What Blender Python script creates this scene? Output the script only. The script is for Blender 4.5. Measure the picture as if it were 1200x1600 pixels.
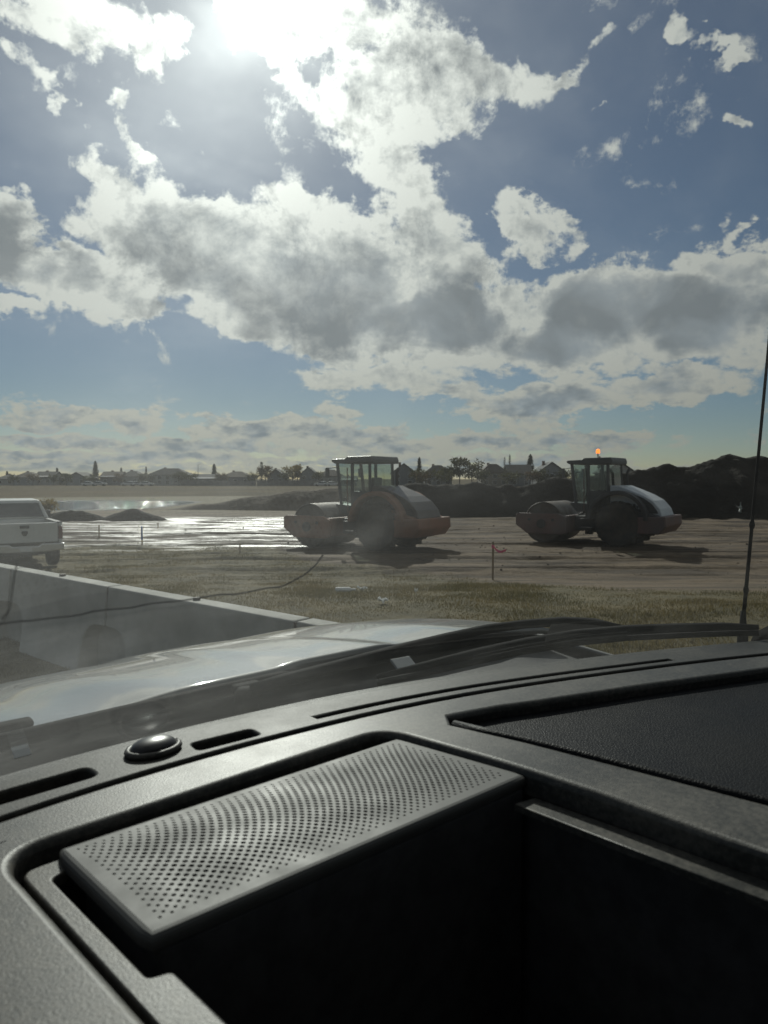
import bpy, bmesh, math, random
import numpy as np
from mathutils import Vector, Matrix, Euler, noise as mnoise

R = math.radians
random.seed(7)
scene = bpy.context.scene
COL = scene.collection
for _o in list(bpy.data.objects):
    bpy.data.objects.remove(_o)

# ------------------------------------------------------------------ camera
CAM_Z = 2.25                       # lens height above the yard
FPX = 1110.0                       # focal length in photo pixels (1200 x 1600 frame)
PITCH = R(2.68)
cam_data = bpy.data.cameras.new('camera')
cam_data.sensor_fit = 'VERTICAL'
cam_data.sensor_height = 34.6
cam_data.sensor_width = 25.95
cam_data.lens = FPX / 1600.0 * 34.6
cam_data.clip_start = 0.02
cam_data.clip_end = 9000
cam_data.dof.use_dof = True
cam_data.dof.focus_distance = 1.7
cam_data.dof.aperture_fstop = 11.0
cam = bpy.data.objects.new('camera', cam_data)
cam.location = (0, 0, CAM_Z)
cam.rotation_euler = (R(90) - PITCH, 0, 0)
COL.objects.link(cam)
scene.camera = cam


def ray(px, py):
    x = (px - 600) / FPX
    u = (800 - py) / FPX
    return Vector((x, math.cos(PITCH) + u * math.sin(PITCH), -math.sin(PITCH) + u * math.cos(PITCH)))


def ground_at(px, py, z=0.0):
    """point of the photograph's bearing on the level z"""
    d = ray(px, py)
    t = (z - CAM_Z) / d.z
    return Vector((d.x * t, d.y * t, z))


def azel(px, py):
    d = ray(px, py).normalized()
    return math.atan2(d.x, d.y), math.asin(d.z)


# ------------------------------------------------------------------ sun, sky
SUN_AZ, SUN_EL = azel(380, 22)
sun_vec = Vector((math.sin(SUN_AZ) * math.cos(SUN_EL), math.cos(SUN_AZ) * math.cos(SUN_EL), math.sin(SUN_EL)))
sun_data = bpy.data.lights.new('sun', 'SUN')
sun_data.energy = 4.6
sun_data.angle = R(0.53)
sun_data.color = (1.0, 0.95, 0.87)
sun = bpy.data.objects.new('sun', sun_data)
sun.rotation_euler = sun_vec.to_track_quat('Z', 'Y').to_euler()
sun.location = sun_vec * 60
COL.objects.link(sun)

world = bpy.data.worlds.new('World')
scene.world = world
world.use_nodes = True
wt = world.node_tree
wt.nodes.clear()


class NT:
    """small helper for building node trees by expression"""
    def __init__(self, tree):
        self.t = tree

    def node(self, kind, **kw):
        n = self.t.nodes.new(kind)
        for k, v in kw.items():
            setattr(n, k, v)
        return n

    def put(self, sock, v):
        if isinstance(v, bpy.types.NodeSocket):
            self.t.links.new(v, sock)
        elif v is not None:
            sock.default_value = v

    def m(self, op, a, b=None, c=None, clamp=False):
        n = self.node('ShaderNodeMath', operation=op)
        n.use_clamp = clamp
        for i, v in enumerate((a, b, c)):
            if v is not None:
                self.put(n.inputs[i], v)
        return n.outputs[0]

    def vm(self, op, a, b=None, scale=None):
        n = self.node('ShaderNodeVectorMath', operation=op)
        self.put(n.inputs[0], a)
        if b is not None:
            self.put(n.inputs[1], b)
        if scale is not None:
            self.put(n.inputs['Scale'], scale)
        return n.outputs['Value'] if op in ('LENGTH', 'DOT_PRODUCT', 'DISTANCE') else n.outputs[0]

    def xyz(self, x, y, z):
        n = self.node('ShaderNodeCombineXYZ')
        for i, v in enumerate((x, y, z)):
            self.put(n.inputs[i], v)
        return n.outputs[0]

    def sep(self, v):
        n = self.node('ShaderNodeSeparateXYZ')
        self.put(n.inputs[0], v)
        return n.outputs

    def mr(self, v, a, b, c=0.0, d=1.0, kind='SMOOTHSTEP'):
        n = self.node('ShaderNodeMapRange', interpolation_type=kind)
        n.clamp = True if kind == 'LINEAR' else n.clamp
        for i, q in enumerate((v, a, b, c, d)):
            self.put(n.inputs[i], q)
        return n.outputs[0]

    def noise(self, vec, scale, detail=4, rough=0.55, dist=0.0, lac=2.0):
        n = self.node('ShaderNodeTexNoise')
        self.put(n.inputs['Vector'], vec)
        n.inputs['Scale'].default_value = scale
        n.inputs['Detail'].default_value = detail
        n.inputs['Roughness'].default_value = rough
        n.inputs['Distortion'].default_value = dist
        n.inputs['Lacunarity'].default_value = lac
        return n.outputs[0]

    def mix(self, f, a, b):
        n = self.node('ShaderNodeMix', data_type='RGBA')
        self.put(n.inputs[0], f)
        self.put(n.inputs[6], a if isinstance(a, bpy.types.NodeSocket) else (*a, 1) if len(a) == 3 else a)
        self.put(n.inputs[7], b if isinstance(b, bpy.types.NodeSocket) else (*b, 1) if len(b) == 3 else b)
        return n.outputs[2]


# cloud masses as bearings on the sky: x, y, half width, half height (photo scale), tilt, weight
CLOUDS = [
    (520, 40, 240, 95, 0, 0.85), (90, 15, 230, 60, 0, 0.8), (260, 75, 90, 60, -30, 0.7), (620, 150, 160, 110, 0, 0.8),
    (590, 250, 80, 65, 0, 0.7), (745, 110, 140, 60, 10, 0.75), (890, 98, 90, 26, -10, 0.7), (715, 205, 65, 30, -15, 0.65),
    (10, 100, 45, 75, 0, 0.65), (60, 165, 45, 22, 40, 0.62),
    (185, 165, 36, 30, 0, 0.62), (205, 215, 44, 28, 40, 0.62), (150, 245, 70, 34, 40, 0.7), (235, 320, 115, 75, 25, 0.95),
    (330, 400, 200, 95, 15, 1.45), (520, 450, 230, 105, 12, 1.6), (650, 500, 190, 72, 8, 1.6), (470, 320, 100, 45, 15, 0.75),
    (690, 400, 120, 80, 20, 0.95), (645, 300, 52, 48, 0, 0.7), (590, 350, 95, 42, 15, 0.75), (380, 490, 180, 52, 15, 0.95), (580, 540, 170, 32, 3, 1),
    (10, 370, 80, 75, 20, 1.15), (90, 435, 130, 50, 12, 1), (30, 480, 70, 25, 0, 0.65), (200, 460, 90, 38, 10, 0.9),
    (815, 335, 80, 42, 25, 0.8), (885, 375, 44, 30, 30, 0.65), (1080, 62, 40, 26, 10, 0.72), (1125, 80, 42, 17, -10, 0.68), (1172, 187, 36, 18, 0, 0.68), (945, 176, 26, 10, 0, 0.55),
    (965, 480, 160, 85, 0, 1.4), (1090, 490, 160, 85, 0, 1.45), (1150, 405, 90, 55, 0, 1.15), (890, 545, 160, 52, 0, 1.35),
    (1180, 345, 28, 16, 0, 0.6), (1150, 560, 85, 32, 0, 0.75), (820, 480, 60, 60, 0, 0.85),
    (530, 592, 85, 29.9, 0, 0.75), (640, 590, 120, 27.6, 0, 0.75), (860, 625, 150, 31, 0, 1.2), (1040, 605, 140, 34.5, 0, 1), (700, 610, 95, 20.7, 0, 0.75), (530, 640, 60, 20.7, 0, 0.65),
    (90, 645, 110, 24.6, 0, 0.95), (205, 655, 60, 26.1, 0, 0.98), (60, 662, 80, 15.9, 0, 0.8), (400, 672, 140, 23.2, 0, 0.95), (540, 680, 140, 29, 5, 0.98), (600, 700, 160, 20.3, 0, 0.9),
    (760, 688, 140, 21.8, 0, 0.98), (900, 690, 140, 23.2, 0, 0.98), (830, 665, 90, 15.9, 0, 0.8), (970, 680, 80, 14.5, 0, 0.8),
    (100, 692, 200, 14.5, 0, 0.95), (330, 700, 200, 15.9, 0, 0.95), (200, 716, 360, 11.6, 0, 0.95), (560, 722, 280, 10.2, 0, 0.9), (820, 720, 220, 11.6, 0, 0.9), (1010, 734, 220, 10.2, 0, 0.8), (1180, 682, 34, 13, 0, 0.6),
    (160, 733, 400, 7.25, 0, 0.9), (700, 737, 400, 7.25, 0, 0.85),
    (160, 731, 420, 9, 0, .95), (700, 735, 420, 9, 0, .95), (300, 690, 260, 9, 0, .8), (40, 715, 200, 10, 0, .95),
]


def build_sky():
    k = NT(wt)
    sky = k.node('ShaderNodeTexSky', sky_type='NISHITA')
    sky.sun_disc = False
    sky.sun_elevation = SUN_EL
    sky.sun_rotation = SUN_AZ
    sky.altitude = 700
    sky.air_density = 0.95
    sky.dust_density = 0.35
    sky.ozone_density = 1.8
    gen = k.node('ShaderNodeTexCoord').outputs['Generated']
    dirn = k.vm('NORMALIZE', gen)
    s = k.sep(dirn)
    az = k.m('ARCTAN2', s[0], s[1])
    el = k.m('ARCSINE', s[2])
    flat = k.xyz(az, el, 0.0)
    # air noise: bearings scaled with height, so puffs shrink and flatten towards the horizon
    sc = k.m('POWER', k.m('ADD', k.m('MAXIMUM', el, 0.0), 0.15), -0.48)
    deck = k.vm('SCALE', dirn, scale=sc)
    warp = k.node('ShaderNodeTexNoise')
    k.put(warp.inputs['Vector'], deck)
    warp.inputs['Scale'].default_value = 6.5
    warp.inputs['Detail'].default_value = 5.0
    warp.inputs['Roughness'].default_value = 0.6
    wv = k.vm('SUBTRACT', warp.outputs['Color'], (0.5, 0.5, 0.5))
    wob = k.vm('MULTIPLY', wv, (0.20, 0.15, 0.0))
    wob = k.vm('SCALE', wob, scale=k.mr(el, 0.0, 0.30, 0.22, 1.0, 'LINEAR'))
    flatw = k.vm('ADD', flat, wob)
    total = None
    for (x, y, rx, ry, tilt, w) in CLOUDS:
        a0, e0 = azel(x, y)
        ra = abs(azel(x + rx, y)[0] - azel(x - rx, y)[0]) / 2
        re = abs(azel(x, y - ry)[1] - azel(x, y + ry)[1]) / 2
        mp = k.node('ShaderNodeMapping', vector_type='TEXTURE')
        k.put(mp.inputs['Vector'], flatw)
        mp.inputs['Location'].default_value = (a0, e0, 0)
        mp.inputs['Rotation'].default_value = (0, 0, -R(tilt))
        mp.inputs['Scale'].default_value = (ra, re, 1)
        v = k.mr(k.vm('LENGTH', mp.outputs[0]), 0.1, 1.5, w, 0.0)
        total = v if total is None else k.m('SMOOTH_MAX', total, v, 0.22)
    # beyond the bearings listed above the deck goes on at random with the same cover
    away = k.m('MAXIMUM', k.mr(k.m('ABSOLUTE', az), 0.52, 0.70), k.mr(el, 0.62, 0.78))
    big = k.noise(deck, 0.9, 3, 0.5)
    total = k.m('ADD', total, k.m('MULTIPLY', away, k.mr(big, 0.42, 0.66, 0.0, 1.25)))
    total = k.m('MINIMUM', total, 1.35)

    # puffs: large heads overhead, small ones (seen farther off) near the horizon
    near_h = k.mr(el, 0.07, 0.19)
    vec_lo = k.vm('MULTIPLY', dirn, (1.0, 1.0, 1.9))

    def puff(off):
        va = k.vm('ADD', dirn, tuple(off)) if off else dirn
        vb = k.vm('ADD', vec_lo, tuple(off * 0.5)) if off else vec_lo
        hi = k.m('ADD', k.m('MULTIPLY', k.m('SUBTRACT', k.noise(va, 11.5, 8, 0.62, 0.3), 0.5), 1.85),
                 k.m('MULTIPLY', k.m('SUBTRACT', k.noise(va, 42.0, 5, 0.68), 0.5), 0.55))
        lo = k.m('MULTIPLY', k.m('SUBTRACT', k.noise(vb, 30.0, 7, 0.60, 0.2), 0.5), 1.7)
        return k.m('ADD', k.m('MULTIPLY', hi, near_h), k.m('MULTIPLY', lo, k.m('SUBTRACT', 1.0, near_h)))
    n0 = puff(None)
    n1 = puff(sun_vec * 0.022)
    dens = k.m('SUBTRACT', k.m('ADD', total, n0), 0.40)
    cover = k.mr(dens, -0.08, 0.20)
    soft_hi = k.m('MULTIPLY', k.m('SUBTRACT', k.noise(dirn, 12.0, 3.2, 0.52, 0.3), 0.5), 1.9)
    soft_lo = k.m('MULTIPLY', k.m('SUBTRACT', k.noise(vec_lo, 34.0, 2.5, 0.5, 0.2), 0.5), 1.6)
    soft = k.m('ADD', k.m('MULTIPLY', soft_hi, near_h), k.m('MULTIPLY', soft_lo, k.m('SUBTRACT', 1.0, near_h)))
    body = k.m('SUBTRACT', k.m('ADD', total, soft), 0.40)
    thick = k.m('ADD', k.m('MULTIPLY', k.mr(body, 0.18, 0.95), 0.72), k.m('MULTIPLY', k.mr(dens, 0.10, 0.75), 0.28))
    cosg = k.vm('DOT_PRODUCT', dirn, tuple(sun_vec))
    ang = k.m('ARCCOSINE', k.m('MINIMUM', cosg, 1.0))
    thick = k.m('MULTIPLY', thick, k.mr(ang, 0.12, 0.42, 0.35, 1.0))
    relief = k.m('MULTIPLY', k.m('SUBTRACT', n0, n1), k.mr(thick, 0.2, 1.0, 1.9, 0.6, 'LINEAR'))
    lit = k.m('SUBTRACT', 1.0, k.m('SUBTRACT', thick, relief, clamp=True), clamp=True)
    fwd = k.m('ADD', 0.48, k.m('MULTIPLY', 1.8, k.m('POWER', 2.718, k.m('DIVIDE', ang, -0.16))))
    fwd = k.m('ADD', fwd, k.m('MULTIPLY', 0.25, k.m('POWER', 2.718, k.m('DIVIDE', ang, -0.5))))
    low = k.mr(el, 0.02, 0.22)
    white = k.mix(low, (0.80, 0.77, 0.68), (1.0, 0.975, 0.92))
    grey = k.mix(low, (0.28, 0.32, 0.36), (0.27, 0.29, 0.315))
    grey = k.vm('SCALE', grey, scale=k.mr(soft, -0.22, 0.22, 1.22, 0.84, 'LINEAR'))
    ccol = k.mix(k.m('POWER', lit, 1.25), grey, k.vm('SCALE', white, scale=fwd))
    bg_sky = k.node('ShaderNodeBackground')
    k.put(bg_sky.inputs['Color'], sky.outputs[0])
    bg_sky.inputs['Strength'].default_value = SKY_STRENGTH
    bg_cloud = k.node('ShaderNodeBackground')
    k.put(bg_cloud.inputs['Color'], ccol)
    bg_cloud.inputs['Strength'].default_value = 1.0
    ms = k.node('ShaderNodeMixShader')
    above = k.mr(s[2], -0.01, 0.02)
    k.put(ms.inputs[0], k.m('MULTIPLY', cover, above))
    k.put(ms.inputs[1], bg_sky.outputs[0])
    k.put(ms.inputs[2], bg_cloud.outputs[0])
    out = k.node('ShaderNodeOutputWorld')
    k.put(out.inputs['Surface'], ms.outputs[0])


SKY_STRENGTH = 0.044
build_sky()
world.cycles.sampling_method = 'MANUAL'
world.cycles.sample_map_resolution = 512

vs = scene.view_settings
vs.view_transform = 'Standard'
vs.look = 'None'
vs.exposure = 0.0
vs.gamma = 1.0
vs.use_curve_mapping = False
scene.cycles.use_denoising = True
scene.cycles.max_bounces = 8
scene.cycles.diffuse_bounces = 3
scene.cycles.glossy_bounces = 3
scene.cycles.transmission_bounces = 4
scene.cycles.transparent_max_bounces = 24
scene.cycles.caustics_reflective = False
scene.cycles.caustics_refractive = False


# ------------------------------------------------------------------ helpers
class MB:
    """collects shapes; build() links them as one mesh object"""
    def __init__(self):
        self.v, self.f = [], []

    def add(self, vs, fs):
        o = len(self.v)
        self.v += [tuple(p) for p in vs]
        self.f += [tuple(i + o for i in f) for f in fs]
        return self

    def box(self, c, s, rot=None):
        x, y, z = s[0] / 2, s[1] / 2, s[2] / 2
        vs = [Vector(p) for p in ((-x, -y, -z), (x, -y, -z), (x, y, -z), (-x, y, -z), (-x, -y, z), (x, -y, z), (x, y, z), (-x, y, z))]
        if rot:
            m = Euler(rot).to_matrix()
            vs = [m @ p for p in vs]
        c = Vector(c)
        return self.add([p + c for p in vs], [(0, 3, 2, 1), (4, 5, 6, 7), (0, 1, 5, 4), (1, 2, 6, 5), (2, 3, 7, 6), (3, 0, 4, 7)])

    def span(self, x0, x1, y0, y1, z0, z1):
        return self.box(((x0 + x1) / 2, (y0 + y1) / 2, (z0 + z1) / 2), (x1 - x0, y1 - y0, z1 - z0))

    def prism(self, poly, axis, lo, hi):
        """polygon in the two other axes (cyclic order), extruded along axis"""
        n = len(poly)

        def p3(a, b, h):
            return (h, a, b) if axis == 'x' else (a, h, b) if axis == 'y' else (a, b, h)
        vs = [p3(a, b, lo) for a, b in poly] + [p3(a, b, hi) for a, b in poly]
        fs = [tuple(range(n)), tuple(range(2 * n - 1, n - 1, -1))]
        fs += [(i, i + n, (i + 1) % n + n, (i + 1) % n) for i in range(n)]
        return self.add(vs, fs)

    def hexa(self, low, high):
        n = len(low)
        fs = [tuple(range(n - 1, -1, -1)), tuple(range(n, 2 * n))]
        fs += [(i, (i + 1) % n, (i + 1) % n + n, i + n) for i in range(n)]
        return self.add(list(low) + list(high), fs)

    def tube(self, path, r, n=8, flat=1.0):
        pts = [Vector(p) for p in path]
        rs = r if isinstance(r, (list, tuple)) else [r] * len(pts)
        vs, fs = [], []
        for i, p in enumerate(pts):
            d = (pts[min(i + 1, len(pts) - 1)] - pts[max(i - 1, 0)]).normalized()
            a = d.cross(Vector((0, 0, 1)))
            if a.length < 1e-3:
                a = d.cross(Vector((0, 1, 0)))
            a.normalize()
            b = a.cross(d)
            for k in range(n):
                t = 2 * math.pi * k / n
                vs.append(p + a * math.cos(t) * rs[i] + b * math.sin(t) * rs[i] * flat)
        for i in range(len(pts) - 1):
            for k in range(n):
                fs.append((i * n + k, i * n + (k + 1) % n, (i + 1) * n + (k + 1) % n, (i + 1) * n + k))
        fs.append(tuple(range(n - 1, -1, -1)))
        fs.append(tuple(range((len(pts) - 1) * n, len(pts) * n)))
        return self.add(vs, fs)

    def lathe(self, prof, axis, c, n=32):
        """profile of (radius, along) turned about axis through c"""
        vs, fs = [], []
        for r, h in prof:
            for k in range(n):
                t = 2 * math.pi * k / n
                a, b = r * math.cos(t), r * math.sin(t)
                q = (h, a, b) if axis == 'x' else (a, h, b) if axis == 'y' else (a, b, h)
                vs.append((q[0] + c[0], q[1] + c[1], q[2] + c[2]))
        for i in range(len(prof) - 1):
            for k in range(n):
                fs.append((i * n + k, i * n + (k + 1) % n, (i + 1) * n + (k + 1) % n, (i + 1) * n + k))
        if prof[0][0] > 1e-5:
            fs.append(tuple(range(n)))
        if prof[-1][0] > 1e-5:
            fs.append(tuple(range((len(prof) - 1) * n + n - 1, (len(prof) - 1) * n - 1, -1)))
        return self.add(vs, fs)

    def sheet(self, fn, nu, nv):
        vs = [fn(i / nu, j / nv) for j in range(nv + 1) for i in range(nu + 1)]
        fs = [(j * (nu + 1) + i, j * (nu + 1) + i + 1, (j + 1) * (nu + 1) + i + 1, (j + 1) * (nu + 1) + i) for j in range(nv) for i in range(nu)]
        return self.add(vs, fs)

    def mesh(self, name, mat=None, smooth=False, fix=True):
        me = bpy.data.meshes.new(name)
        me.from_pydata(self.v, [], self.f)
        if fix:
            bm = bmesh.new()
            bm.from_mesh(me)
            bmesh.ops.recalc_face_normals(bm, faces=bm.faces)
            bm.to_mesh(me)
            bm.free()
        if mat:
            me.materials.append(mat)
        if smooth:
            me.polygons.foreach_set('use_smooth', [True] * len(me.polygons))
        me.update()
        return me

    def build(self, name, mat, parent=None, bevel=0.0, smooth=False, fix=True, seg=2):
        o = bpy.data.objects.new(name, self.mesh(name, mat, smooth, fix))
        COL.objects.link(o)
        if parent:
            o.parent = parent
        if bevel:
            b = o.modifiers.new('bevel', 'BEVEL')
            b.width = bevel
            b.segments = seg
            b.limit_method = 'ANGLE'
            b.angle_limit = R(35)
            b.harden_normals = False
        return o


def tag(o, label=None, cat=None, group=None, kind=None):
    for k_, v_ in (('label', label), ('category', cat), ('group', group), ('kind', kind)):
        if v_:
            o[k_] = v_
    return o


def empty(name, loc, rz=0.0, label=None, cat=None, group=None):
    o = bpy.data.objects.new(name, None)
    o.empty_display_size = 0.1
    o.location = loc
    o.rotation_euler = (0, 0, rz)
    COL.objects.link(o)
    return tag(o, label, cat, group)


MATS = {}


def mat(name, col, rough=0.6, metal=0.0, spec=0.5, var=0.0, vscale=3.0, bump=0.0, bscale=20.0, bdist=0.01, coat=0.0, col2=None, rvar=0.0, detail=5):
    """procedural surface: base colour with noise variation, noise bump, uneven gloss"""
    if name in MATS:
        return MATS[name]
    m = bpy.data.materials.new(name)
    m.use_nodes = True
    k = NT(m.node_tree)
    p = m.node_tree.nodes['Principled BSDF']
    co = k.node('ShaderNodeTexCoord').outputs['Object']
    if var or col2 or rvar:
        n = k.noise(co, vscale, detail, 0.6)
        lo = tuple(c * (1 - var) for c in col)
        hi = col2 if col2 else tuple(min(1, c * (1 + var)) for c in col)
        k.put(p.inputs['Base Color'], k.mix(k.mr(n, 0.3, 0.7), lo, hi))
        if rvar:
            k.put(p.inputs['Roughness'], k.mr(n, 0.3, 0.7, max(0.02, rough - rvar), min(1, rough + rvar), 'LINEAR'))
        else:
            p.inputs['Roughness'].default_value = rough
    else:
        p.inputs['Base Color'].default_value = (*col, 1)
        p.inputs['Roughness'].default_value = rough
    p.inputs['Metallic'].default_value = metal
    p.inputs['Specular IOR Level'].default_value = spec
    p.inputs['Coat Weight'].default_value = coat
    p.inputs['Coat Roughness'].default_value = 0.06
    if bump:
        b = k.node('ShaderNodeBump')
        b.inputs['Strength'].default_value = bump
        b.inputs['Distance'].default_value = bdist
        k.put(b.inputs['Height'], k.noise(co, bscale, 4, 0.6))
        k.put(p.inputs['Normal'], b.outputs[0])
    MATS[name] = m
    return m


def emit(name, col, strength):
    m = bpy.data.materials.new(name)
    m.use_nodes = True
    p = m.node_tree.nodes['Principled BSDF']
    p.inputs['Base Color'].default_value = (*col, 1)
    p.inputs['Emission Color'].default_value = (*col, 1)
    p.inputs['Emission Strength'].default_value = strength
    return m


def pane_material(name, tint, refl=0.06, rough=0.02):
    """thin glass: lets light through with a tint, mirrors more at grazing angles"""
    m = bpy.data.materials.new(name)
    m.use_nodes = True
    t = m.node_tree
    t.nodes.clear()
    k = NT(t)
    lw = k.node('ShaderNodeLayerWeight')
    lw.inputs['Blend'].default_value = 0.5
    f = k.m('ADD', refl, k.m('MULTIPLY', k.m('POWER', lw.outputs['Facing'], 5.0), 1 - refl))
    tr = k.node('ShaderNodeBsdfTransparent')
    tr.inputs[0].default_value = (*tint, 1)
    gl = k.node('ShaderNodeBsdfGlossy')
    gl.inputs['Roughness'].default_value = rough
    ms = k.node('ShaderNodeMixShader')
    k.put(ms.inputs[0], f)
    k.put(ms.inputs[1], tr.outputs[0])
    k.put(ms.inputs[2], gl.outputs[0])
    k.put(k.node('ShaderNodeOutputMaterial').inputs[0], ms.outputs[0])
    return m


def smooth01(a, b, x):
    t = min(1.0, max(0.0, (x - a) / (b - a)))
    return t * t * (3 - 2 * t)


def fbm(x, y, s, octv=4):
    return mnoise.fractal(Vector((x * s, y * s, 3.7)), 1.0, 2.0, octv)


# ------------------------------------------------------------------ ground
# near edge of the bare yard seen from the lens: bearing (x / y) against distance where turf ends
EDGE = [(-1.2, 22.0), (-.46, 24.0), (-.27, 24.0), (-.135, 21.5), (-.036, 17.8), (.09, 15.4), (.27, 14.6), (.54, 13.0), (1.2, 12.0)]


def turf_edge(b):
    for (b0, d0), (b1, d1) in zip(EDGE, EDGE[1:]):
        if b <= b1:
            return d0 + (d1 - d0) * max(0, (b - b0)) / (b1 - b0)
    return EDGE[-1][1]


RUTS = [(15.6, .07, .18), (17.0, .08, .2), (18.1, .05, .3), (19.3, .09, .22), (20.9, .09, .22), (22.6, .06, .3), (23.9, .10, .2), (25.4, .10, .22), (27.0, .07, .3), (28.6, .10, .25), (30.1, .10, .25), (32.0, .12, .3), (34.5, .12, .35), (37.0, .14, .35)]


def base_height(x, y):
    r = math.hypot(x, y)
    return 0.5 * (1 - smooth01(9.0, 16.5, y if y > 0 else 0.0)) * (1 - smooth01(45, 75, r))


def yard_height(x, y, fine=True):
    z = base_height(x, y)
    r = math.hypot(x, y)
    if not fine:
        return z
    z += 0.035 * fbm(x, y, 0.22, 4) * smooth01(5, 14, r) * (1 - smooth01(42, 47, r))
    if y > 12:
        # wheel ruts and drum passes running across the yard
        t = y * 0.985 - x * 0.10 + 0.9 * fbm(x, y, 0.05, 2)
        on = smooth01(13.5, 16.5, y) * (1 - smooth01(40, 46, y)) * smooth01(-22, 0, x + 6)
        z += on * (0.02 * math.sin(t * 2.6) + 0.05 * fbm(x * 0.3, y * 2.4, 0.8, 4))
        for t0, dep, wd in RUTS:
            q = (t - t0) / wd
            if abs(q) < 3:
                z += on * dep * (0.55 * math.exp(-(abs(q) - 1.5) ** 2 * 2.5) - math.exp(-q * q)) * (0.7 + 0.5 * fbm(x * .5, y, .6, 2))
        z += 0.014 * fbm(x, y * 1.6, 2.4, 3) * smooth01(14, 18, y) * (1 - smooth01(42, 47, r))
    return z


def build_ground():
    NA = 300
    rs = [0.8 * 15 ** (i / 50) for i in range(50)] + [12 + 29 * i / 400 for i in range(400)] + [41 * (95 / 41) ** (i / 40) for i in range(41)]
    # denser across the view, coarse behind
    azs = []
    for j in range(NA + 1):
        t = j / NA
        azs.append(R(-42 + 84 * t))
    azs = [R(a) for a in range(-180, -42, 6)] + azs + [R(a) for a in range(48, 181, 6)]
    n = len(azs)
    co, turf, wet = [], [], []
    for i, r in enumerate(rs):
        for a in azs:
            x, y = r * math.sin(a), r * math.cos(a)
            z = yard_height(x, y)
            if r > 80:
                z = z * (1 - smooth01(80, 94, r)) - 0.02 * smooth01(80, 94, r)
            co.append((x, y, z))
            b = x / max(y, 0.5) if y > 0 else 2
            e = turf_edge(max(-1.2, min(1.2, b)))
            wob = 2.2 * fbm(x, y, 0.45, 4)
            w_ = 1 - smooth01(e - 1.2, e + 0.8, y + wob)
            far = smooth01(44, 56, y + 5 * fbm(x, y, 0.1, 3))
            turf.append(max(w_, far))
            wet.append(smooth01(-22, -16, x + 2 * fbm(x, y, .2, 2)) * (1 - smooth01(-3.5, 0.5, x + .28 * (y - 28) * 0.3 + 2 * fbm(x, y, .25, 3))) * smooth01(20, 24, y) * (1 - smooth01(40, 43, y)))
    faces = []
    for i in range(len(rs) - 1):
        for j in range(n - 1):
            faces.append((i * n + j, i * n + j + 1, (i + 1) * n + j + 1, (i + 1) * n + j))
    me = bpy.data.meshes.new('ground')
    me.from_pydata(co, [], faces)
    me.polygons.foreach_set('use_smooth', [True] * len(me.polygons))
    for nm, data in (('turf', turf), ('wet', wet)):
        at = me.attributes.new(nm, 'FLOAT', 'POINT')
        at.data.foreach_set('value', data)
    m = bpy.data.materials.new('yard soil')
    m.use_nodes = True
    k = NT(m.node_tree)
    p = m.node_tree.nodes['Principled BSDF']
    pos = k.node('ShaderNodeNewGeometry').outputs['Position']

    def attr(nm):
        a_ = k.node('ShaderNodeAttribute')
        a_.attribute_name = nm
        return a_.outputs['Fac']
    tu, we = attr('turf'), attr('wet')
    st = k.node('ShaderNodeMapping')
    k.put(st.inputs['Vector'], pos)
    st.inputs['Rotation'].default_value = (0, 0, R(-6))
    st.inputs['Scale'].default_value = (0.22, 1.5, 1)
    streak = k.noise(st.outputs[0], 1.0, 5, 0.6)
    fine = k.noise(pos, 6.0, 6, 0.65)
    soil = k.mix(k.mr(streak, 0.40, 0.60), (0.044, 0.029, 0.018), (0.155, 0.110, 0.068))
    soil = k.mix(k.mr(fine, 0.35, 0.7, 0.0, 0.6), soil, (0.086, 0.060, 0.038))
    damp = k.m('MULTIPLY', we, k.mr(streak, 0.42, 0.60), clamp=True)
    soil = k.mix(k.m('MULTIPLY', damp, 0.6), soil, (0.06, 0.05, 0.04))
    grass = k.mix(k.mr(k.noise(pos, 1.6, 6, 0.7), 0.35, 0.65), (0.062, 0.053, 0.024), (0.130, 0.103, 0.050))
    k.put(p.inputs['Base Color'], k.mix(tu, soil, grass))
    k.put(p.inputs['Roughness'], k.m('SUBTRACT', 0.92, k.m('MULTIPLY', damp, 0.47)))
    k.put(p.inputs['Specular IOR Level'], k.m('ADD', 0.25, k.m('MULTIPLY', damp, 0.5)))
    bp = k.node('ShaderNodeBump')
    bp.inputs['Strength'].default_value = 0.7
    bp.inputs['Distance'].default_value = 0.05
    k.put(bp.inputs['Height'], k.noise(pos, 7.0, 6, 0.7))
    k.put(p.inputs['Normal'], bp.outputs[0])
    me.materials.append(m)
    o = bpy.data.objects.new('ground', me)
    COL.objects.link(o)
    tag(o, kind='structure', label='bare rutted soil yard with a grassy verge')

    # open dry field out to the horizon
    fm = mat('dry field', (0.040, 0.032, 0.015), 0.95, spec=0.05, col2=(0.085, 0.060, 0.027), vscale=0.03, detail=9)
    fl = MB()
    fl.sheet(lambda a, b: (-4000 + 8000 * a, -4000 + 8000 * b, -0.06), 8, 8)
    tag(fl.build('field', fm, fix=False), kind='structure')


build_ground()


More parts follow.
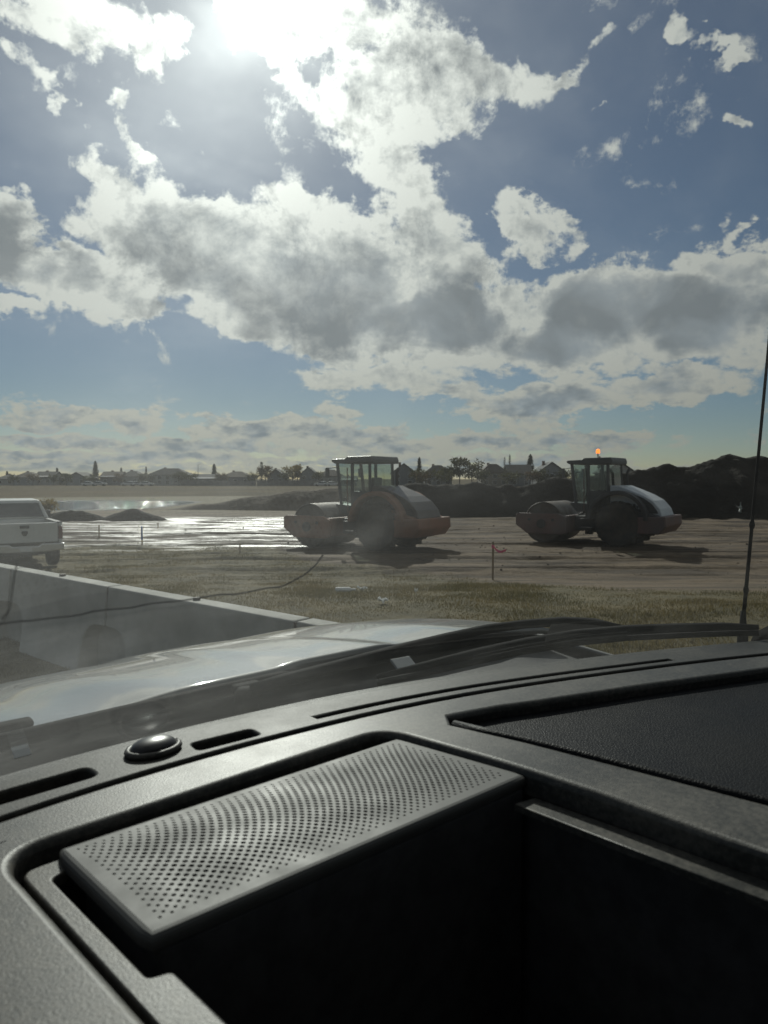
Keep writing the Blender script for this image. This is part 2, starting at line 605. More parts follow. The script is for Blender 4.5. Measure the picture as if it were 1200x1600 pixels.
def blade_mesh(name, pts, hmin, hmax, wmin, wmax, rng):
    """many upright narrow leaf triangles rooted at the given points"""
    n = len(pts)
    P = np.array(pts, dtype=np.float64)
    h = rng.uniform(hmin, hmax, n)
    w = rng.uniform(wmin, wmax, n)
    a = rng.uniform(0, 2 * np.pi, n)
    h *= np.array([0.35 + 1.5 * max(0.0, 0.45 + fbm(p[0], p[1], 0.8, 3)) for p in pts])
    lean = rng.normal(0, 0.4, (n, 2)) * h[:, None]
    dx, dy = np.cos(a) * w, np.sin(a) * w
    V = np.empty((n, 3, 3))
    V[:, 0] = P + np.stack([-dx, -dy, np.full(n, -0.01)], 1)
    V[:, 1] = P + np.stack([dx, dy, np.full(n, -0.01)], 1)
    V[:, 2] = P + np.stack([lean[:, 0], lean[:, 1], h], 1)
    me = bpy.data.meshes.new(name)
    me.vertices.add(n * 3)
    me.vertices.foreach_set('co', V.reshape(-1))
    me.loops.add(n * 3)
    me.loops.foreach_set('vertex_index', np.arange(n * 3, dtype=np.int32))
    me.polygons.add(n)
    me.polygons.foreach_set('loop_start', np.arange(0, n * 3, 3, dtype=np.int32))
    me.update(calc_edges=True)
    return me


def leaf_mat(name, c1, c2, scale=0.7, trans=0.35):
    m = bpy.data.materials.new(name)
    m.use_nodes = True
    k = NT(m.node_tree)
    p = m.node_tree.nodes['Principled BSDF']
    pos = k.node('ShaderNodeNewGeometry').outputs['Position']
    c = k.mix(k.mr(k.noise(pos, scale, 4, 0.65), 0.35, 0.65), c1, c2)
    k.put(p.inputs['Base Color'], c)
    p.inputs['Roughness'].default_value = 0.7
    p.inputs['Specular IOR Level'].default_value = 0.2
    tl = k.node('ShaderNodeBsdfTranslucent')
    k.put(tl.inputs[0], c)
    ms = k.node('ShaderNodeMixShader')
    ms.inputs[0].default_value = trans
    k.put(ms.inputs[1], p.outputs[0])
    k.put(ms.inputs[2], tl.outputs[0])
    out = [q for q in m.node_tree.nodes if q.type == 'OUTPUT_MATERIAL'][0]
    k.put(out.inputs[0], ms.outputs[0])
    return m


def build_grass():
    rng = np.random.default_rng(4)
    pts = []
    rnd = random.Random(3)
    tries = 0
    while len(pts) < 190000 and tries < 420000:
        tries += 1
        a = R(rnd.uniform(-33, 33))
        r = 5.0 + 21.0 * rnd.random() ** 0.8
        x, y = r * math.sin(a), r * math.cos(a)
        e = turf_edge(x / y)
        wob = 2.2 * fbm(x, y, 0.45, 4)
        if y + wob > e + rnd.uniform(-1.6, 0.4):
            continue
        if fbm(x, y, 0.9, 3) + rnd.uniform(-0.6, 0.6) < -0.35:
            continue
        pts.append((x, y, yard_height(x, y)))
    me = blade_mesh('grass', pts, 0.010, 0.040, 0.004, 0.009, rng)
    me.materials.append(leaf_mat('verge grass', (0.078, 0.067, 0.027), (0.140, 0.110, 0.050), .7, .55))
    o = bpy.data.objects.new('grass', me)
    COL.objects.link(o)
    tag(o, 'short dry olive grass on the verge beyond the barrier', 'grass', kind='stuff')
    # clods and stones on the bare soil
    rnd = random.Random(11)
    mb = MB()
    for i in range(1500):
        a = R(rnd.uniform(-30, 30))
        r = 13 + 26 * rnd.random()
        x, y = r * math.sin(a), r * math.cos(a)
        if y < turf_edge(x / y) + 2.0:
            continue
        s = 0.012 + 0.035 * rnd.random() ** 4
        z = yard_height(x, y)
        q = [Vector((rnd.uniform(.6, 1.2) * sx * s, rnd.uniform(.6, 1.2) * sy * s, rnd.uniform(.5, 1.0) * sz * s)) for sx, sy, sz in
             ((1, 0, 0), (0, 1, 0), (-1, 0, 0), (0, -1, 0), (0, 0, 1), (0, 0, -1))]
        mb.add([v_ + Vector((x, y, z + s * .3)) for v_ in q], [(0, 1, 4), (1, 2, 4), (2, 3, 4), (3, 0, 4), (1, 0, 5), (2, 1, 5), (3, 2, 5), (0, 3, 5)])
    o = mb.build('soil_clods', mat('clod', (0.10, 0.08, 0.06), 0.95, spec=.1, var=.3, vscale=.8), fix=False)
    tag(o, 'loose brown clods scattered over the bare yard', 'clods', kind='stuff')


build_grass()


def height_patch(name, material, poly_fn, x0, x1, y0, y1, nx, ny):
    mb = MB()
    mb.sheet(lambda a, b: (x0 + (x1 - x0) * a, y0 + (y1 - y0) * b, poly_fn(x0 + (x1 - x0) * a, y0 + (y1 - y0) * b)), nx, ny)
    return mb.build(name, material, smooth=True, fix=False)


def ridge(table, x):
    for (a, h0), (b, h1) in zip(table, table[1:]):
        if x <= b:
            t = max(0.0, (x - a) / (b - a))
            t = t * t * (3 - 2 * t)
            return h0 + (h1 - h0) * t
    return table[-1][1]


def build_heaps():
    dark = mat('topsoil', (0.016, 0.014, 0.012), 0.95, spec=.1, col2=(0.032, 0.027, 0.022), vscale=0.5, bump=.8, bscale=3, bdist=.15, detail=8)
    brown = mat('subsoil', (0.075, 0.058, 0.042), 0.95, spec=.15, col2=(0.13, 0.10, 0.072), vscale=0.4, bump=.8, bscale=3, bdist=.12, detail=8)
    # long dark stockpile behind the rollers, highest at the right; heights follow the skyline
    sky_line = [(610, 762), (660, 756), (720, 752), (800, 754), (880, 743), (960, 736), (1010, 730), (1050, 722), (1090, 717), (1110, 712), (1137, 702), (1165, 711), (1200, 709), (1300, 716), (1450, 740), (1600, 790)]
    D = 44.0
    tab = [((px - 600) / FPX * D, CAM_Z + (748 - py) / FPX * D) for px, py in sky_line]

    def hp(x, y):
        xr = x * D / max(y, 1) if False else x
        h = ridge(tab, xr) if xr < tab[-1][0] else 0.0
        h *= smooth01(tab[0][0] - 5.5, tab[0][0] + 0.5, x) * (1 - smooth01(tab[-1][0] - 8, tab[-1][0], x))
        c = (y - D) / max(0.6, 1.22 * h)
        prof = max(0.0, 1 - (c * c + 0.006) ** .5 + .03)
        n = 0.30 * fbm(x, y, 0.7, 6) + 0.30 * fbm(x + 9, y, 0.2, 3) + 0.10 * abs(fbm(x, y * .6, 2.2, 4))
        return max(-0.3, h * prof + n * min(1, h) * (0.35 + 0.65 * prof) * min(1, prof * 5) - 0.12 * (1 - min(1, prof * 6)))
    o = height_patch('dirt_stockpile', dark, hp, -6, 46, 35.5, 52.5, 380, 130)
    tag(o, 'long dark topsoil stockpile with lumpy crest behind the pale roller', 'dirt pile')
    # brown bank left of it
    D2 = 52.0
    tab2 = [((px - 600) / FPX * D2, CAM_Z + (748 - py) / FPX * D2) for px, py in [(205, 801), (260, 795), (330, 786), (400, 774), (470, 765), (530, 760), (600, 757), (700, 758), (800, 765)]]

    def hb(x, y):
        h = max(0.0, ridge(tab2, x)) * (1 - smooth01(5, 9, x))
        c = (y - D2) / max(0.6, 1.5 * h if y < D2 else 4.5 * h)
        prof = max(0.0, 1 - (c * c + 0.006) ** .5 + .03)
        return h * prof + 0.10 * fbm(x, y, 0.6, 4) * min(1, h) * min(1, prof * 5) - 0.12 * (1 - min(1, prof * 6))
    o = height_patch('dirt_bank', brown, hb, -19.5, 9.5, 44.5, 59.5, 180, 60)
    tag(o, 'low brown dirt bank sloping down to the pond', 'dirt bank')
    for (px, wpx, d, h, lab) in ((112, 64, 38.5, 0.48, 'small dark dirt mound next to the tail of the white pickup'),
                                 (207, 56, 38.5, 0.50, 'small rounded dark dirt mound in front of the glittering pond end')):
        cx = (px - 600) / FPX * d
        w = wpx / FPX * d

        def hm(x, y, cx=cx, w=w, d=d, h=h):
            q = math.hypot((x - cx) / w, (y - d) / .85)
            return h * max(0, 1 - q ** 1.5) * (1 + .35 * fbm(x, y, 1.1, 4)) - 0.08 * smooth01(.85, 1.1, q)
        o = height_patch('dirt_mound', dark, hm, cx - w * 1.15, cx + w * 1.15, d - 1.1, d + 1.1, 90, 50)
        tag(o, lab, 'dirt pile', 'small dirt mounds')


build_heaps()


def build_pond():
    m = bpy.data.materials.new('pond water')
    m.use_nodes = True
    k = NT(m.node_tree)
    p = m.node_tree.nodes['Principled BSDF']
    p.inputs['Base Color'].default_value = (0.02, 0.028, 0.03, 1)
    p.inputs['Roughness'].default_value = 0.07
    p.inputs['IOR'].default_value = 1.33
    pos = k.node('ShaderNodeNewGeometry').outputs['Position']
    b = k.node('ShaderNodeBump')
    b.inputs['Strength'].default_value = 1.0
    b.inputs['Distance'].default_value = 0.22
    k.put(b.inputs['Height'], k.noise(pos, 2.6, 4, 0.65))
    k.put(p.inputs['Normal'], b.outputs[0])
    mb = MB()
    pts = []
    for t in range(40):
        a = 2 * math.pi * t / 40
        px = 80 + 195 * math.copysign(abs(math.cos(a)) ** .7, math.cos(a))
        c = ground_at(80, 790)
        x = (px - 600) / FPX * 60
        y = 61 + 11 * math.copysign(abs(math.sin(a)) ** .55, math.sin(a)) + .5 * math.sin(5 * a)
        pts.append((x, y, 0.012))
    mb.add(pts, [tuple(range(40))])
    tag(mb.build('pond', m, fix=False), kind='structure', label='grey pond glittering in the sun')
    # dark muddy rim of the pond
    rim = MB()
    q = [(x * 1.0 + (x - pts[20][0]) * 0.0 + (x + 26) * 0.05, 61 + (y - 61) * 1.25, 0.004) for x, y, z in pts]
    rim.add(q, [tuple(range(40))])
    tag(rim.build('pond_shore', mat('shore mud', (0.05, 0.042, 0.028), .9, var=.3, vscale=.3), fix=False), kind='structure')


build_pond()


# ------------------------------------------------------------------ suburb on the skyline
def far_point(px, d):
    return Vector(((px - 600) / FPX * d, d, -0.06))


def build_houses():
    roofs = [mat('shingle %d' % i, c, .9, var=.15, vscale=2) for i, c in enumerate(((.045, .042, .042), (.07, .055, .045), (.055, .06, .065), (.09, .075, .06)))]
    walls = [mat('siding %d' % i, c, .8, var=.06, vscale=1) for i, c in enumerate(((.33, .32, .30), (.25, .26, .27), (.42, .41, .39), (.26, .23, .19), (.20, .21, .225)))]
    trim = mat('white trim', (.6, .6, .58), .6)
    glass = mat('far window glass', (.03, .035, .04), .08, spec=.8)
    brick = mat('chimney brick', (.16, .09, .07), .9, var=.2, vscale=4)
    # centre, width, skyline (photo scale), distance, roof kind, wall, roof, words
    H = [
        (8, 30, 739, 250, 'hip', 0, 0, 'low house with a hipped roof at the left end of the skyline'),
        (37, 31, 735, 246, 'hip', 1, 1, 'second far house from the left, with a broad hipped roof'),
        (68, 29, 734, 250, 'gable', 2, 0, 'pale box shaped far house between two hipped ones at left'),
        (93, 18, 737, 255, 'hip', 3, 2, 'narrow brown far house left of the lone spruce'),
        (120, 32, 735, 248, 'gable_front', 1, 0, 'grey gable fronted house just left of the spruce'),
        (172, 30, 734, 250, 'gable', 4, 1, 'dark grey house just right of the spruce'),
        (203, 32, 733, 252, 'hip', 0, 0, 'beige hipped house right of the spruce'),
        (262, 62, 729, 240, 'hip', 2, 0, 'largest hipped house on the left skyline'),
        (318, 40, 738, 244, 'gable', 1, 2, 'low pale grey house near the thin pole'),
        (368, 46, 734, 246, 'hip', 4, 3, 'wide dark hipped house left of the bare trees'),
        (431, 26, 730, 244, 'gable_front', 1, 0, 'gabled house between the bare tree and the golden tree'),
        (482, 28, 727, 236, 'gable_front', 1, 2, 'blue grey gabled house left of the orange roller cab'),
        (516, 38, 731, 240, 'hip', 0, 1, 'beige house right beside the orange roller cab'),
        (631, 38, 721, 205, 'gable_front', 4, 0, 'dark gabled house just right of the orange roller cab'),
        (685, 42, 724, 210, 'hip', 1, 0, 'grey hipped house behind the orange roller hood'),
        (773, 42, 722, 210, 'hip', 3, 1, 'brown hipped house left of the twin poplars'),
        (813, 36, 723, 214, 'gable', 4, 0, 'house between the twin poplars and the dark spruce'),
        (862, 44, 719, 200, 'gable_front', 1, 2, 'grey gabled house left of the amber beacon'),
        (968, 48, 718, 190, 'gable_front', 2, 0, 'pale gabled house right of the amber beacon'),
        (545, 22, 741, 232, 'gable', 2, 0, 'small pale outbuilding seen beside the roller cab'),
    ]
    for (px, wpx, top, d, kind, wi, ri, words) in H:
        w = wpx / FPX * d
        hh = CAM_Z + (748 - top - 2.5) / FPX * d + .06
        wall_h = hh * (0.62 if kind != 'gable_front' else 0.6)
        dep = 9.0
        t = empty('house', far_point(px, d), 0.0, words, 'house', 'houses on the skyline')
        x0, x1 = -w / 2, w / 2
        mb = MB()
        mb.span(x0, x1, 0, dep, 0, wall_h)
        if kind == 'gable_front':
            mb.prism([(x0, wall_h), (x1, wall_h), (0, hh - .25)], 'y', 0.01, dep - .01)
        if kind == 'gable':
            mb.prism([(0, wall_h), (dep, wall_h), (dep / 2, hh - .25)], 'x', x0 + .01, x1 - .01)
        mb.build('wall', walls[wi], t)
        e = .45
        rf = MB()
        if kind == 'hip':
            lo = [(x0 - e, -e, wall_h - .1), (x1 + e, -e, wall_h - .1), (x1 + e, dep + e, wall_h - .1), (x0 - e, dep + e, wall_h - .1)]
            ins = min(w * .36, 4)
            hi = [(x0 + ins, dep * .42, hh), (x1 - ins, dep * .42, hh), (x1 - ins, dep * .58, hh), (x0 + ins, dep * .58, hh)]
            rf.hexa(lo, hi)
        elif kind == 'gable_front':
            for s in (-1, 1):
                rf.prism([(0, hh), (s * (w / 2 + e), wall_h - .25), (s * (w / 2 + e), wall_h - .5), (0, hh - .25)], 'y', -e, dep + e)
        else:
            for a, b in ((-e, wall_h - .25), (dep + e, wall_h - .25)):
                rf.prism([(dep / 2, hh), (a, b), (a, b - .25), (dep / 2, hh - .25)], 'x', x0 - e, x1 + e)
        r_ = rf.build('roof', roofs[ri], t)
        if int(px) % 3 != 0:
            cx = x0 + w * .3
            MB().span(cx, cx + .7, dep * .55, dep * .55 + .7, hh - 1.2, hh + .35).build('chimney', brick, r_)
        n = max(2, int(w / 2.6))
        for i in range(n):
            cx = x0 + (i + .5) * w / n
            for zz in ([wall_h * .30, wall_h * .74] if wall_h > 3.6 else [wall_h * .5]):
                fr = MB().span(cx - .62, cx + .62, -.06, .02, zz - .62, zz + .62).build('window', trim, t)
                MB().span(cx - .52, cx + .52, -.08, -.05, zz - .52, zz + .52).build('pane', glass, fr)
    # board fence along the backs of the houses
    fm = mat('fence boards', (.22, .21, .20), .9, var=.2, vscale=.6)
    for (pa, pb, d, words) in ((283, 400, 228, 'grey board fence under the bare trees on the skyline'), (402, 528, 226, 'grey board fence that ends behind the orange roller cab')):
        a, b = far_point(pa, d), far_point(pb, d)
        f = empty('fence', a, 0, words, 'fence', 'board fences on the skyline')
        L = (b - a).length
        bd = MB()
        nb = int(L / .3)
        for i in range(nb):
            bd.span(i * .3 + .01, i * .3 + .29, 0, .03, .05, 1.75 + .03 * math.sin(i * 2.3))
        pl = bd.build('boards', fm, f, fix=False)
        pl['kind'] = 'stuff'
        for i in range(int(L / 2.4) + 1):
            MB().span(i * 2.4 - .06, i * 2.4 + .06, .03, .15, 0, 1.9).build('post', fm, f)


build_houses()


def cone_tree(name, p, h, r, words, group, material, trunk_m, rng, n=520, column=False):
    t = empty(name, p, rng.uniform(0, 6), words, 'tree', group)
    MB().tube([(0, 0, -.1), (0, 0, h * .5), (0, 0, h * .97)], [h * .022, h * .015, h * .004], 6).build('trunk', trunk_m, t)
    mb = MB()
    for i in range(n):
        z = h * (0.06 + 0.93 * rng.random() ** 1.25)
        rr = (r * (1 - z / h) ** .85 + .05 * r) if not column else r * (math.sin(math.pi * min(1, .12 + .88 * z / h)) ** .5)
        a = rng.uniform(0, 2 * math.pi)
        q = rr * (rng.random() ** .5) * rng.uniform(.75, 1.15)
        s = r * rng.uniform(.14, .30)
        c = Vector((q * math.cos(a), q * math.sin(a), z))
        out = Vector((math.cos(a), math.sin(a), -.35 if not column else .9)) * s * 1.5
        side = Vector((-math.sin(a), math.cos(a), 0)) * s * .7
        mb.add([c - side, c + side, c + out, c + Vector((0, 0, s * .8))], [(0, 1, 2), (0, 1, 3)])
    mb.build('crown', material, t, fix=False)
    return t


def round_tree(p, h, r, words, group, material, trunk_m, rng, n=700, name='tree', leaf=.055):
    t = empty(name, p, rng.uniform(0, 6), words, 'tree', group)
    tr = MB()
    tr.tube([(0, 0, -.1), (0, 0, h * .35), (.1, 0, h * .75)], [h * .03, h * .022, h * .006], 6)
    limbs = []
    for i in range(7):
        a = i * 2.4
        z0 = h * rng.uniform(.28, .5)
        e = Vector((r * .75 * math.cos(a), r * .75 * math.sin(a), h * rng.uniform(.6, .9)))
        tr.tube([(0, 0, z0), tuple(e)], [h * .012, h * .003], 5)
        limbs.append(e)
    tr.build('trunk', trunk_m, t)
    mb = MB()
    lobes = [Vector((r * .55 * rng.uniform(-1, 1), r * .55 * rng.uniform(-1, 1), h * rng.uniform(.42, .85))) for _ in range(9)] + limbs
    for i in range(n):
        b = rng.choice(lobes)
        v = Vector((rng.gauss(0, 1), rng.gauss(0, 1), rng.gauss(0, .8)))
        c = b + v * r * .2
        s = h * leaf * rng.uniform(.6, 1.3)
        u1 = Vector((rng.gauss(0, 1), rng.gauss(0, 1), rng.gauss(0, 1))).normalized() * s
        u2 = Vector((rng.gauss(0, 1), rng.gauss(0, 1), rng.gauss(0, 1))).normalized() * s
        mb.add([c - u1, c + u2, c + u1], [(0, 1, 2)])
    mb.build('crown', material, t, fix=False)
    return t


def build_trees():
    rng = random.Random(21)
    bark = mat('bark', (.05, .04, .032), .95)
    spruce = leaf_mat('spruce needles', (.012, .02, .012), (.03, .042, .024), 1.5, .1)
    olive = leaf_mat('olive leaves', (.04, .045, .018), (.09, .085, .03), .5, .3)
    gold = leaf_mat('golden leaves', (.11, .085, .025), (.22, .16, .05), .5, .4)
    rust = leaf_mat('rusty leaves', (.07, .05, .03), (.13, .09, .05), .5, .3)

    def top(py, d):
        return CAM_Z + (748 - py) / FPX * d + .06
    for (px, py, wpx, d, words) in ((150, 721, 17, 262, 'tallest dark spruce on the left skyline'), (335, 725, 17, 262, 'dark spruce right of the thin pole'),
                                    (90, 731, 12, 266, 'small spruce top above the leftmost roofs'), (190, 731, 10, 266, 'small spruce top left of the largest far house'),
                                    (229, 729, 8, 262, 'thin spruce at the left gable of the largest far house'), (655, 715, 16, 225, 'dark spruce right of the orange roller cab'),
                                    (828, 710, 22, 222, 'broad dark spruce left of the pale roller'), (936, 713, 13, 222, 'small spruce right of the amber beacon'), (12, 736, 10, 266, 'small spruce top at the far left')):
        cone_tree('spruce_tree', far_point(px, d), top(py, d), wpx / FPX * d * .5, words, 'spruces on the skyline', spruce, bark, rng)
    for (px, py, d, words) in ((788, 714, 228, 'shorter left one of the twin poplars'), (796, 710, 228, 'taller right one of the twin poplars'), (409, 722, 236, 'slender dark poplar among the bare trees')):
        cone_tree('poplar_tree', far_point(px, d), top(py, d), .62 if px > 700 else .9, words, 'poplars on the skyline', spruce, bark, rng, 420, True)
    for (px, py, wpx, d, m, words) in ((415, 726, 26, 236, rust, 'thin rusty tree left of the golden tree'), (457, 729, 30, 234, gold, 'golden autumn tree left of the orange roller'),
                                       (465, 724, 13, 235, gold, 'upright golden tree top right of the rounder golden tree'), (280, 737, 22, 236, olive, 'bush right of the largest far house'),
                                       (345, 742, 26, 233, olive, 'low olive bush in front of the skyline fence'), (395, 737, 22, 233, olive, 'olive bush left of the rusty tree'),
                                       (718, 715, 26, 205, olive, 'tall olive tree behind the space between the rollers'), (737, 720, 34, 204, olive, 'wide olive tree behind the space between the rollers'),
                                       (702, 725, 24, 206, olive, 'small olive tree next to the grey hipped house'), (845, 733, 30, 198, olive, 'round tree in front of the grey gabled house'),
                                       (655, 733, 30, 200, olive, 'low tree at the foot of the spruce by the orange roller'), (232, 740, 26, 240, olive, 'low tree at the left of the largest far house'),
                                       (140, 741, 22, 240, olive, 'low bush at the foot of the tallest left spruce'), (800, 737, 40, 200, olive, 'low bushes below the twin poplars'), (905, 731, 26, 200, olive, 'tree beside the cab of the pale roller')):
        round_tree(far_point(px, d), top(py, d), wpx / FPX * d * .5, words, 'leafy trees on the skyline', m, bark, rng)
    fill = ((22, 741, 16, 'low bush between the two leftmost far houses'), (52, 740, 18, 'low tree between the second far house and the pale box house'), (84, 741, 14, 'low tree right of the pale box house'),
            (104, 739, 18, 'low tree left of the grey gable fronted house'), (188, 740, 18, 'low tree between the dark grey and the beige house'), (222, 738, 16, 'low tree right of the beige hipped house'),
            (298, 739, 24, 'broad low tree right of the largest far house'), (346, 738, 20, 'low tree left of the wide dark hipped house'), (446, 736, 22, 'low tree under the golden tree'),
            (497, 736, 20, 'low tree between the two houses left of the roller cab'), (660, 737, 34, 'broad low tree right of the dark gabled house'), (752, 734, 30, 'broad tree left of the brown hipped house'),
            (690, 734, 40, 'tree mass in front of the grey hipped house'), (832, 735, 26, 'low tree at the foot of the broad dark spruce'), (880, 733, 26, 'low tree right of the grey gabled house'), (945, 732, 24, 'low tree left of the pale gabled house'))
    for i, (px, py, wpx, words) in enumerate(fill):
        d = 232 if px < 600 else 196
        round_tree(far_point(px, d), top(py, d), wpx / FPX * d * .5, words, 'leafy trees on the skyline', (olive, rust, olive)[i % 3], bark, rng, 420, 'tree', .07)
    # yellowing shrub by the small mounds
    c = far_point(75, 37.5)
    c.z = -.05
    shrub = round_tree(c, 1.35, .55, 'yellowing shrub behind the tail of the white pickup', None, gold, bark, rng, 500, 'shrub', .06)
    shrub['category'] = 'shrub'
    # thin light pole
    p = far_point(310, 238)
    t = empty('light_pole', p, 0, 'thin grey light pole on the left skyline', 'pole')
    gm = mat('galvanised', (.3, .31, .32), .5, metal=.6)
    MB().tube([(0, 0, 0), (0, 0, 7.0)], [.11, .07], 8).build('mast', gm, t)
    MB().tube([(0, 0, 6.9), (.6, 0, 7.25), (1.4, 0, 7.3)], .045, 6).build('arm', gm, t)
    MB().box((1.6, 0, 7.28), (.6, .2, .12)).build('lamp_head', gm, t, .03)


build_trees()


def build_cars():
    paint = [mat('car paint %d' % i, c, .25, coat=1.0) for i, c in enumerate(((.65, .66, .66), (.5, .5, .5), (.08, .085, .1), (.35, .06, .05)))]
    gloss = [mat('polished paint %d' % i, c, .05, spec=.8) for i, c in enumerate(((.65, .66, .66), (.5, .5, .5), (.08, .085, .1), (.35, .06, .05)))]
    glass = mat('car glass', (.02, .022, .025), .03, spec=1.0)
    rub = mat('car tyre', (.02, .02, .02), .9)
    lampm = mat('car lamp', (.5, .5, .48), .1)
    for (px, d, pi_, flip, words) in ((140, 225, 0, 1, 'leftmost white parked car below the skyline spruce'), (156, 226, 1, 1, 'grey parked car right of the leftmost white one'),
                                      (201, 225, 0, -1, 'white parked car, first of three in front of the large far house'), (214, 226, 1, 1, 'grey parked car in the middle of three'),
                                      (230, 225, 0, 1, 'white parked car, last of three in front of the large far house'),
                                      (502, 222, 0, -1, 'white parked car left of the orange roller cab'), (521, 221, 0, 1, 'white parked car touching the outline of the orange roller cab')):
        t = empty('parked_car', far_point(px, d), R(4) * flip + (math.pi if flip < 0 else 0), words, 'car', 'cars parked along the skyline')
        pr = [(-2.2, .35), (2.2, .35), (2.25, .7), (2.1, .88), (1.1, .98), (-2.0, 1.02), (-2.25, .8)]
        MB().prism(pr, 'y', -.87, .87).build('body', paint[pi_], t, .08)
        cab = MB()
        cab.hexa([(-1.9, -.82, .98), (1.0, -.82, .98), (1.0, .82, .98), (-1.9, .82, .98)], [(-1.45, -.66, 1.43), (.25, -.66, 1.43), (.25, .66, 1.43), (-1.45, .66, 1.43)])
        cab.build('windows', glass, t)
        dome = MB().sheet(lambda a, b: (-.6 + .95 * math.sin(b * math.pi / 2) * math.cos(a * 2 * math.pi), .72 * math.sin(b * math.pi / 2) * math.sin(a * 2 * math.pi), 1.40 + .13 * math.cos(b * math.pi / 2)), 24, 8)
        dome.build('roof', gloss[pi_], t, smooth=True)
        MB().sheet(lambda a, b: (1.15 + 1.0 * (a - .5) * 2 * .95, (b - .5) * 1.6, .93 + .10 * math.cos((a - .5) * 2.6) * math.cos((b - .5) * 2.4)), 10, 10).build('hood', gloss[pi_], t, smooth=True)
        for wx in (-1.35, 1.38):
            for wy in (-.82, .82):
                MB().lathe([(.12, -.1), (.3, -.11), (.33, -.08), (.33, .08), (.3, .11), (.12, .1)], 'y', (wx, wy, .33), 14).build('wheel', rub, t)
        for wy in (-.62, .62):
            MB().box((2.22, wy, .68), (.08, .34, .13)).build('headlight', lampm, t)


build_cars()


# ------------------------------------------------------------------ road rollers
RUB = mat('tyre rubber', (.022, .022, .022), .9, col2=(.06, .048, .036), vscale=5, bump=.4, bscale=12, detail=8)
STEEL_DRUM = mat('drum steel', (.11, .10, .092), .55, metal=.35, col2=(.085, .062, .044), vscale=2.5, rvar=.15, detail=9, bump=.3, bscale=9, bdist=.01)
DARKFRAME = mat('chassis black', (.03, .03, .032), .6, var=.25, vscale=3)
CABGREY = mat('cab charcoal', (.045, .048, .05), .5, var=.2, vscale=2)
CABGLASS = pane_material('cab glass', (.62, .70, .66), .08)


